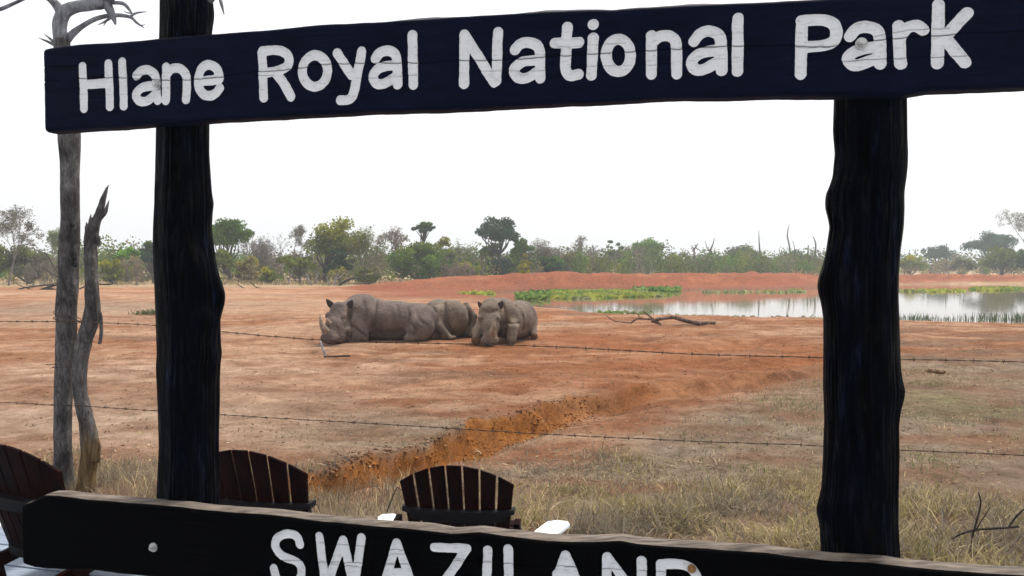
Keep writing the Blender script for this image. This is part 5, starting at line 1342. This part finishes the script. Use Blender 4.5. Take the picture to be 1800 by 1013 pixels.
def grass_field(name, label, cat, n, xr, yr, hfun, dens, wd, cols, seed, lean=(0.1, 0.75), tuft=0.35, kind='stuff', z=None):
    rng = np.random.default_rng(seed)
    x = rng.uniform(*xr, n); y = rng.uniform(*yr, n)
    if tuft:                                   # gather part of the blades into tussocks
        k = rng.random(n) < 0.62; m = max(8, n // 55); tx = rng.uniform(*xr, m); ty = rng.uniform(*yr, m); t = rng.integers(0, m, n)
        x = np.where(k, tx[t] + rng.normal(size=n) * tuft * 0.3, x); y = np.where(k, ty[t] + rng.normal(size=n) * tuft * 0.3, y)
    keep = rng.random(n) < dens(x, y); x, y = x[keep], y[keep]; n = len(x)
    zz = terrain(x, y)[0] - 0.01 if z is None else np.full(n, z)
    h = hfun(x, y) * rng.uniform(0.45, 1.25, n)
    ci = np.array([PAL.get(c, c) if isinstance(c, str) else c for c in cols]); pick = np.clip((fbm(x / 0.7, y / 0.7, oct=2, seed=seed + 1) * 0.9 + 0.5 + rng.normal(size=n) * 0.3) * len(cols), 0, len(cols) - 1).astype(int)
    c = ci[pick] * rng.uniform(0.65, 1.35, n)[:, None]
    V, Fc, C = blades(x, y, zz, h, wd * rng.uniform(0.6, 1.5, n), rng.uniform(*lean, n), c, rng)
    o = leaf_object(name, V, Fc, C); tag(o, label, cat, kind=kind); return o
STRAW = (0.50, 0.40, 0.24); STRAW2 = (0.36, 0.29, 0.165); OLIV = (0.25, 0.225, 0.075); GREYG = (0.25, 0.215, 0.17); BRN = (0.16, 0.115, 0.075)
fq = lambda x, y: -((x - FEN_L.x) * FEN_N.x + (y - FEN_L.y) * FEN_N.y)      # metres beyond the fence line
grass_field('dry_grass', 'tall tangled straw and olive grass along the deck on the right', 'grass', 130000, (-0.6, 7.0), (4.6, 9.2),
    lambda x, y: 0.27 * (1 - 0.6 * sstep(0.5, 2.4, fq(x, y))) * (0.75 + 0.5 * vnoise(x / 0.6, y / 0.6, seed=3)),
    lambda x, y: sstep(-0.25, 0.0, fq(x, y)) * (1 - sstep(0.9, 3.0, fq(x, y) + 0.8 * vnoise(x / 0.9, y / 0.9, seed=2))) * sstep(-0.5, 0.8, x) * (0.25 + 0.75 * sstep(-0.35, 0.25, fbm(x / 0.55, y / 0.4, oct=2, seed=13))), 0.0068, [STRAW2, OLIV, STRAW, GREYG, BRN, GREYG], 71, (0.3, 0.98))
grass_field('grass_tufts', 'grey-straw grass tufts between the dead trunks and the left post', 'grass', 16000, (-4.6, -0.2), (6.0, 8.6),
    lambda x, y: 0.17 + 0 * x, lambda x, y: sstep(-0.25, 0.0, fq(x, y)) * (1 - sstep(0.5, 1.7, fq(x, y) + 0.7 * vnoise(x / 0.8, y / 0.8, seed=6))), 0.005, [GREYG, STRAW2, GREYG, STRAW, BRN], 72)
grass_field('cropped_grass', 'short sparse dry grass over the field to the right of the gully', 'grass', 46000, (-1.5, 13), (7.0, 17.0),
    lambda x, y: 0.07 + 0.03 * vnoise(x, y, seed=5), lambda x, y: 0.9 * np.clip(terrain(x, y)[2]['gz'], 0, 1) * sstep(-0.3, 0.4, vnoise(x / 1.2, y / 0.8, seed=12)), 0.008, [GREYG, STRAW2, STRAW, BRN, (0.17, 0.19, 0.08)], 73, (0.2, 0.9), 0.5)
grass_field('cropped_turf', 'short grey turf on the upper lip of the gully', 'grass', 15000, (-4.6, 1.2), (7.2, 11.5),
    lambda x, y: 0.05 + 0 * x, lambda x, y: 0.6 * np.clip(terrain(x, y)[2]['gz'], 0, 1) * (terrain(x, y)[2]['gl'] < 0.3), 0.007, [GREYG, BRN, GREYG, STRAW2], 74, (0.2, 0.9), 0.5)
grass_field('straw_belt', 'pale straw grass along the foot of the far trees', 'grass', 15000, (-65, 70), (80, 93),
    lambda x, y: 0.55 + 0.3 * vnoise(x / 3, y / 3, seed=15), lambda x, y: sstep(-0.35, 0.3, vnoise(x / 5, y / 3, seed=16)) * np.where(x > -9, y > 87, 1), 0.06, ['tan', STRAW, STRAW2, 'grey'], 75, (0.1, 0.6), 0.8)
# straws and chips lying on the open soil
def litter():
    rng = np.random.default_rng(99); n = 7000
    y = 7 + 22 * rng.random(n) ** 1.5; x = rng.uniform(-0.62, 0.62, n) * y
    hh, _, q = terrain(x, y); keep = (q['L'] > 1.0); x, y, hh = x[keep], y[keep], hh[keep]; n = len(x)
    c = np.array([STRAW, GREYG, STRAW2, (0.17, 0.10, 0.07), (0.42, 0.30, 0.2)])[rng.integers(0, 5, n)] * rng.uniform(0.6, 1.3, n)[:, None]
    V, Fc, C = leaf_cards(np.stack([x, y, hh + 0.012], 1), 0.045, c, rng, 0.3, 0.9)
    o = leaf_object('ground_litter', V, Fc, C); tag(o, 'scattered straws, leaves and chips on the bare earth', 'litter', kind='stuff')
    n = 1500; y = 7.5 + 20 * rng.random(n) ** 1.4; x = rng.uniform(-0.62, 0.62, n) * y; hh, _, q = terrain(x, y); keep = (q['L'] > 1.0); x, y, hh = x[keep], y[keep], hh[keep]; n = len(x)
    c = np.array([(0.09, 0.055, 0.038), (0.14, 0.10, 0.075), (0.34, 0.28, 0.22)])[rng.integers(0, 3, n)] * rng.uniform(0.7, 1.3, n)[:, None]
    V, Fc, C = blades(x, y, hh + 0.012, rng.uniform(0.05, 0.26, n), rng.uniform(0.008, 0.022, n), np.full(n, 0.985), c, rng, 0.1)
    o = leaf_object('fallen_twigs', V, Fc, C); tag(o, 'thin dry twigs lying about on the bare earth', 'twigs', kind='stuff')
    # earth clods
    n = 2600; y = 7 + 24 * rng.random(n) ** 1.3; x = rng.uniform(-0.62, 0.62, n) * y
    hh, cc, q = terrain(x, y); keep = q['L'] > 0.8; x, y, hh, cc = x[keep], y[keep], hh[keep], cc[keep]; n = len(x)
    s = rng.uniform(0.006, 0.022, n) * (0.6 + y / 30)
    oct_ = np.array([[1, 0, 0], [0, 1, 0], [-1, 0, 0], [0, -1, 0], [0, 0, 0.7], [0, 0, -0.5]], float)
    V = (oct_[None] * (s[:, None, None] * rng.uniform(0.6, 1.4, (n, 6, 3)))) + np.stack([x, y, hh + s * 0.25], 1)[:, None, :]
    t = np.array([[0, 1, 4], [1, 2, 4], [2, 3, 4], [3, 0, 4], [1, 0, 5], [2, 1, 5], [3, 2, 5], [0, 3, 5]])
    Fc = (np.arange(n)[:, None, None] * 6 + t[None]).reshape(-1, 3)
    o = leaf_object('earth_clods', V.reshape(-1, 3), Fc, np.repeat(cc * rng.uniform(0.8, 1.35, n)[:, None], 6, 0)); tag(o, 'small clods and stones strewn over the red earth', 'clods', kind='stuff')
litter()
def gully_clods():
    rng = np.random.default_rng(123); G = np.array(smooth_path(GULLY, 12)); n = 1300
    t = rng.uniform(0.03, 0.66, n) * (len(G) - 1); i = t.astype(int); p = G[i] + (G[np.minimum(i + 1, len(G) - 1)] - G[i]) * (t - i)[:, None]
    p = p + rng.normal(size=(n, 2)) * np.array([0.16, 0.16]) + np.array([-0.03, 0.08]); hh, cc, q = terrain(p[:, 0], p[:, 1])
    s = rng.uniform(0.007, 0.034, n) * rng.uniform(0.35, 1, n)
    oct_ = np.array([[1, 0, 0], [0, 1, 0], [-1, 0, 0], [0, -1, 0], [0, 0, 0.8], [0, 0, -0.5]], float)
    V = (oct_[None] * (s[:, None, None] * rng.uniform(0.5, 1.5, (n, 6, 3)))) + np.stack([p[:, 0], p[:, 1], hh + s * 0.2], 1)[:, None, :]
    tri = np.array([[0, 1, 4], [1, 2, 4], [2, 3, 4], [3, 0, 4], [1, 0, 5], [2, 1, 5], [3, 2, 5], [0, 3, 5]])
    o = leaf_object('gully_clods', V.reshape(-1, 3), (np.arange(n)[:, None, None] * 6 + tri[None]).reshape(-1, 3), np.repeat(cc * rng.uniform(0.62, 1.2, n)[:, None], 6, 0))
    tag(o, 'crumbled orange earth clods along the eroded gully', 'clods', kind='stuff')
gully_clods()

def weed_patch(name, label, ells, n, size, cols, height, seed, cat='water plants', flat=0.5):
    rng = np.random.default_rng(seed); P = []
    tot = sum(e[2] * e[3] for e in ells)
    for (cx, cy, rx, ry) in ells:
        m = int(n * rx * ry / tot); a = rng.uniform(0, 2 * np.pi, m); r = np.sqrt(rng.random(m))
        for px, py, hh in zip(cx + rx * r * np.cos(a), cy + ry * r * np.sin(a), rng.random(m)):
            p = on_ground(px, py, WATER_Z); P.append((p.x, p.y, WATER_Z + 0.02 + height * hh * (0.5 + 0.5 * math.sin(px * 0.21) ** 2)))
    P = np.array(P); k = vnoise(P[:, 0] / 1.5, P[:, 1] / 2.5, seed=seed); ci = np.array(cols)
    c = ci[np.clip(((k + 1) / 2 * len(cols)).astype(int), 0, len(cols) - 1)] * rng.uniform(0.7, 1.3, len(P))[:, None]
    V, Fc, C = leaf_cards(P, size, c, rng, 0.6, flat)
    o = leaf_object(name, V, Fc, C); tag(o, label, cat, kind='stuff')
YG = (0.36, 0.38, 0.08); LG = (0.18, 0.27, 0.07); DG = (0.06, 0.15, 0.04); MG = (0.27, 0.30, 0.14)
weed_patch('water_weed', 'bright yellow-green mat of weed on the left half of the waterhole', [(1010, 521, 95, 5), (1080, 511, 110, 5), (1110, 519, 70, 4), (960, 519, 50, 5)], 5200, 0.42, [YG, YG, LG, YG, MG], 0.07, 1)
weed_patch('weed_clump', 'raised dark green weed clump at the left tip of the waterhole', [(936, 524, 30, 4), (948, 521, 20, 4)], 1100, 0.36, [DG, LG, LG], 0.35, 2)
weed_patch('weed_clump', 'darker green weed clump against the far red bank, middle of the water', [(1155, 511, 42, 4)], 900, 0.4, [DG, LG, MG], 0.4, 3)
weed_patch('weed_strip', 'thin yellow-green weed strip behind the rhinos', [(838, 517, 32, 1.6)], 420, 0.34, [YG, LG], 0.15, 4)
weed_patch('weed_strip', 'weed strip at the far shore just right of the right post', [(1640, 512, 60, 2.0)], 380, 0.42, [YG, YG, MG], 0.10, 5)
weed_patch('weed_strip', 'bright weed patch at the far shore near the right edge', [(1752, 509, 50, 2.6)], 520, 0.42, [YG, LG, YG], 0.14, 6)
weed_patch('weed_strip', 'thin weed line at the far shore left of the right post', [(1330, 514, 100, 1.0), (1400, 512, 16, 2)], 200, 0.4, [YG, MG, MG], 0.08, 7)
weed_patch('shore_plants', 'low green plants on the near shore behind the fallen log', [(1095, 552, 55, 1.2)], 380, 0.14, [LG, MG, DG], 0.12, 8)
weed_patch('shore_plants', 'dark low plants dotted along the near shore left of the right post', [(1225, 560, 30, 1.0), (1300, 562, 35, 1.0), (1370, 562, 20, 1.2), (1425, 563, 20, 1.2), (1180, 559, 20, 0.8), (1260, 561, 14, 0.8)], 620, 0.12, [DG, BRN, MG], 0.16, 9)
# reeds right of the post
def reeds():
    rng = np.random.default_rng(17); n = 1500
    px = rng.uniform(1560, 1960, n); cl = 0.5 + 0.5 * np.sin(px * 0.05) * np.sin(px * 0.021 + 1); keep = rng.random(n) < (0.35 + 0.65 * cl) * np.where((px > 1680) & (px < 1720), 0.5, 1); px = px[keep]; n = len(px)
    py = 563 - (px - 1800) * 0.004 + rng.uniform(-4, 2, n); P = np.array([tuple(on_ground(a, b_, WATER_Z)) for a, b_ in zip(px, py)])
    h = rng.uniform(0.18, 0.52, n) * (0.6 + 0.4 * cl[keep]); c = np.array([(0.06, 0.10, 0.045), (0.10, 0.14, 0.06), (0.07, 0.11, 0.085)])[rng.integers(0, 3, n)] * rng.uniform(0.7, 1.3, n)[:, None]
    V, Fc, C = blades(P[:, 0], P[:, 1], P[:, 2] - 0.05, h, np.full(n, 0.022), rng.uniform(0.02, 0.35, n), c, rng)
    o = leaf_object('reeds', V, Fc, C); tag(o, 'fringe of green reeds in the shallows right of the right post', 'reeds', kind='stuff')
reeds()

# ================================================================== DEADWOOD, STICKS, DUNG
def wood(name, label, cat, limbs, Y, mat, base_px, part='limb', seg=10, group=None):
    root = thing(name, label, cat, (at(base_px, HZ, Y).x, Y, 0), group)
    for k, pts in enumerate(limbs):
        b = MB(); px_tube(b, pts, Y, seg, 60 + k, rough=0.2); b.build(part, mat, root, smooth=True)
    return root
M['log'] = bark_mat('bleached_log', (0.05, 0.03, 0.022), (0.17, 0.11, 0.085), (0.34, 0.25, 0.21))
M['pale_stick'] = bark_mat('bluish_bleached_stick', (0.15, 0.16, 0.2), (0.38, 0.40, 0.46), (0.6, 0.62, 0.66))
M['dark_wood'] = bark_mat('dark_fallen_wood', (0.012, 0.010, 0.010), (0.05, 0.04, 0.036), (0.12, 0.10, 0.09))
r6 = lambda L: [(900 + x / 3.273, 360 + y / 3.273, h_) for x, y, h_ in L]
wood('fallen_log', 'fallen bleached log with dark roots on the near shore of the waterhole', 'log',
     [r6([(1172, 678, 2.4), (1150, 682, 3.8), (1080, 683, 4.2), (1000, 668, 3.6), (930, 650, 3.2), (870, 655, 3.2), (810, 668, 2.4)]), r6([(855, 688, 1.8), (820, 665, 2.2), (790, 640, 1.8), (752, 612, 0.6)]),
      r6([(682, 684, 1.8), (700, 668, 1.8), (730, 656, 1.6), (815, 662, 2.0)]), r6([(690, 680, 1.2), (620, 675, 0.9), (570, 660, 0.8), (535, 630, 0.4)]), r6([(800, 672, 1.6), (840, 684, 1.6), (862, 690, 0.8)]), r6([(740, 650, 1.0), (715, 625, 0.7), (690, 618, 0.3)])], 26.0, M['log'], 1180)
st = wood('broken_stick', 'broken pale stick standing before the leftmost rhino', 'stick', [[(563, 599, 1.3), (566, 610, 1.8), (571, 622, 2.0), (571, 629, 1.8)]], 17.1, M['pale_stick'], 571)
b = MB(); px_tube(b, [(570, 627, 1.6), (590, 627, 1.3), (605, 626, 1.9), (616, 626, 1.2)], 17.08, 8, 5); b.build('limb', M['dark_wood'], st, smooth=True)
wood('fallen_branch', 'dark arched fallen branch at the tree line above the leftmost rhino', 'branch', [[(594, 504, 2.6), (603, 497, 2.2), (615, 491, 2.0), (627, 489, 1.6), (634, 491, 0.8)]], 80, M['dark_wood'], 600)
wood('fallen_branch', 'thin fallen branches on the soil right of the left post burl', 'branch', [[(418, 500, 0.8), (430, 507, 0.9), (450, 508, 0.8), (474, 507, 0.5)], [(440, 495, 0.5), (450, 505, 0.8), (470, 508, 0.6)]], 70, M['dark_wood'], 440)
wood('dead_stump', 'pale forked stump under the broad yellow-topped tree', 'stump', [[(588, 503, 1.5), (590, 490, 1.4), (594, 483, 1.2), (597, 477, 0.5)], [(590, 491, 1), (600, 486, 0.8), (606, 478, 0.4)], [(580, 503, 1.0), (576, 492, 0.7), (573, 486, 0.3)]], 82, M['branch'], 590)
wood('dead_stump', 'pale leaning dead stems right of the small two-stemmed olive tree', 'stump', [[(546, 503, 1.3), (542, 490, 1.2), (537, 478, 0.6)], [(556, 502, 1.0), (557, 488, 0.8), (560, 478, 0.4)], [(508, 500, 1.0), (510, 488, 0.8), (514, 480, 0.4)]], 83, M['branch'], 546)
wood('brush_pile', 'dark heap of fallen branches left of the tall dead trunk', 'branches', [[(20, 512, 1.2), (50, 505, 1.6), (95, 500, 1.5)], [(60, 513, 1.6), (85, 505, 2), (130, 492, 1.4)], [(68, 443, 0.8), (82, 448, 1.2), (95, 470, 1.4), (110, 490, 1.6)], [(75, 470, 1), (92, 482, 1.5), (118, 496, 1.6)], [(30, 500, 0.8), (60, 510, 1.2), (104, 512, 1.2)], [(70, 515, 1.4), (84, 508, 2.2), (102, 510, 1.4)], [(140, 508, 1.6), (160, 500, 1.3), (195, 500, 1.6), (197, 494, 0.8)]], 66, M['dark_wood'], 80)
wood('fallen_branch', 'dry grey branch lying in the grass at the lower right corner', 'branch', [[(1672, 948, 1.2), (1695, 937, 2.2), (1720, 931, 2.2), (1755, 929, 2.4), (1790, 926, 2.0)], [(1720, 866, 1.2), (1724, 885, 1.6), (1717, 915, 1.8), (1709, 945, 1.8), (1704, 975, 1.4)], [(1742, 890, 0.7), (1730, 908, 1.1), (1714, 934, 1.3)], [(1772, 928, 1.8), (1785, 910, 1.8), (1802, 894, 1.6), (1830, 880, 1.2)], [(1795, 942, 0.8), (1780, 960, 0.7), (1765, 975, 0.4)], [(1750, 996, 1.0), (1775, 985, 1.4), (1800, 975, 1.2)]], 5.35, M['dark_wood'], 1720)
wood('dry_stalk', 'bent dark dry stalk left of the middle chair', 'stalk', [[(680, 900, 1.2), (686, 884, 1.1), (697, 859, 1.0), (703, 860, 0.8), (714, 868, 0.6)]], 6.1, M['dark_wood'], 680)
for (px, py, lab) in ((1631, 656, 'left one of two dark dung heaps right of the right post'), (1652, 657, 'right one of two dark dung heaps right of the right post')):
    p = on_ground(px, py); b = MB(); rr = random.Random(px)
    for k in range(9):
        c = p + Vector((rr.uniform(-0.07, 0.07), rr.uniform(-0.06, 0.06), rr.uniform(0.01, 0.05))); s_ = rr.uniform(0.03, 0.05)
        b.tube([c - Vector((s_, 0, 0)), c - Vector((s_ * 0.6, 0, 0)), c, c + Vector((s_ * 0.6, 0, 0)), c + Vector((s_, 0, 0))], [s_ * 0.25, s_ * 0.8, s_, s_ * 0.75, s_ * 0.2], 8, 0.1, seed=k)
    tag(b.build('dung_heap', M['hoof'], None, smooth=True), lab, 'dung', 'dung heaps')
# small green tuft on the dusty flat, left
rng_ = np.random.default_rng(3); p = on_ground(262, 552); n_ = 260
Vt, Ft, Ct = blades(p.x + rng_.normal(size=n_) * 0.28, p.y + rng_.normal(size=n_) * 0.25, np.full(n_, -0.02), rng_.uniform(0.1, 0.32, n_), np.full(n_, 0.03), rng_.uniform(0.1, 0.8, n_), np.array([(0.13, 0.15, 0.07)]) * rng_.uniform(0.6, 1.3, n_)[:, None], rng_)
tag(leaf_object('grass_tuft', Vt, Ft, Ct), 'single green tuft on the dusty flat left of the left post', 'grass tuft', kind='stuff')

# ================================================================== HAZE
def haze():
    x0, x1, y0, y1, z0, z1 = -260, 260, -12, 320, -2.2, 13.0
    b = MB(); b.box(((x0 + x1) / 2, (y0 + y1) / 2, (z0 + z1) / 2), (x1 - x0, y1 - y0, z1 - z0))
    m = bpy.data.materials.new('pale_haze'); m.use_nodes = True; n = m.node_tree; n.nodes.clear()
    o = n.nodes.new('ShaderNodeOutputMaterial'); v = n.nodes.new('ShaderNodeVolumePrincipled')
    v.inputs['Color'].default_value = (0.86, 0.93, 1.0, 1); v.inputs['Density'].default_value = 0.0008; v.inputs['Anisotropy'].default_value = 0.2
    n.links.new(v.outputs[0], o.inputs['Volume'])
    h_ = b.build('haze', m); tag(h_, 'thin pale haze in the air over the bush', 'haze', kind='stuff')
haze()
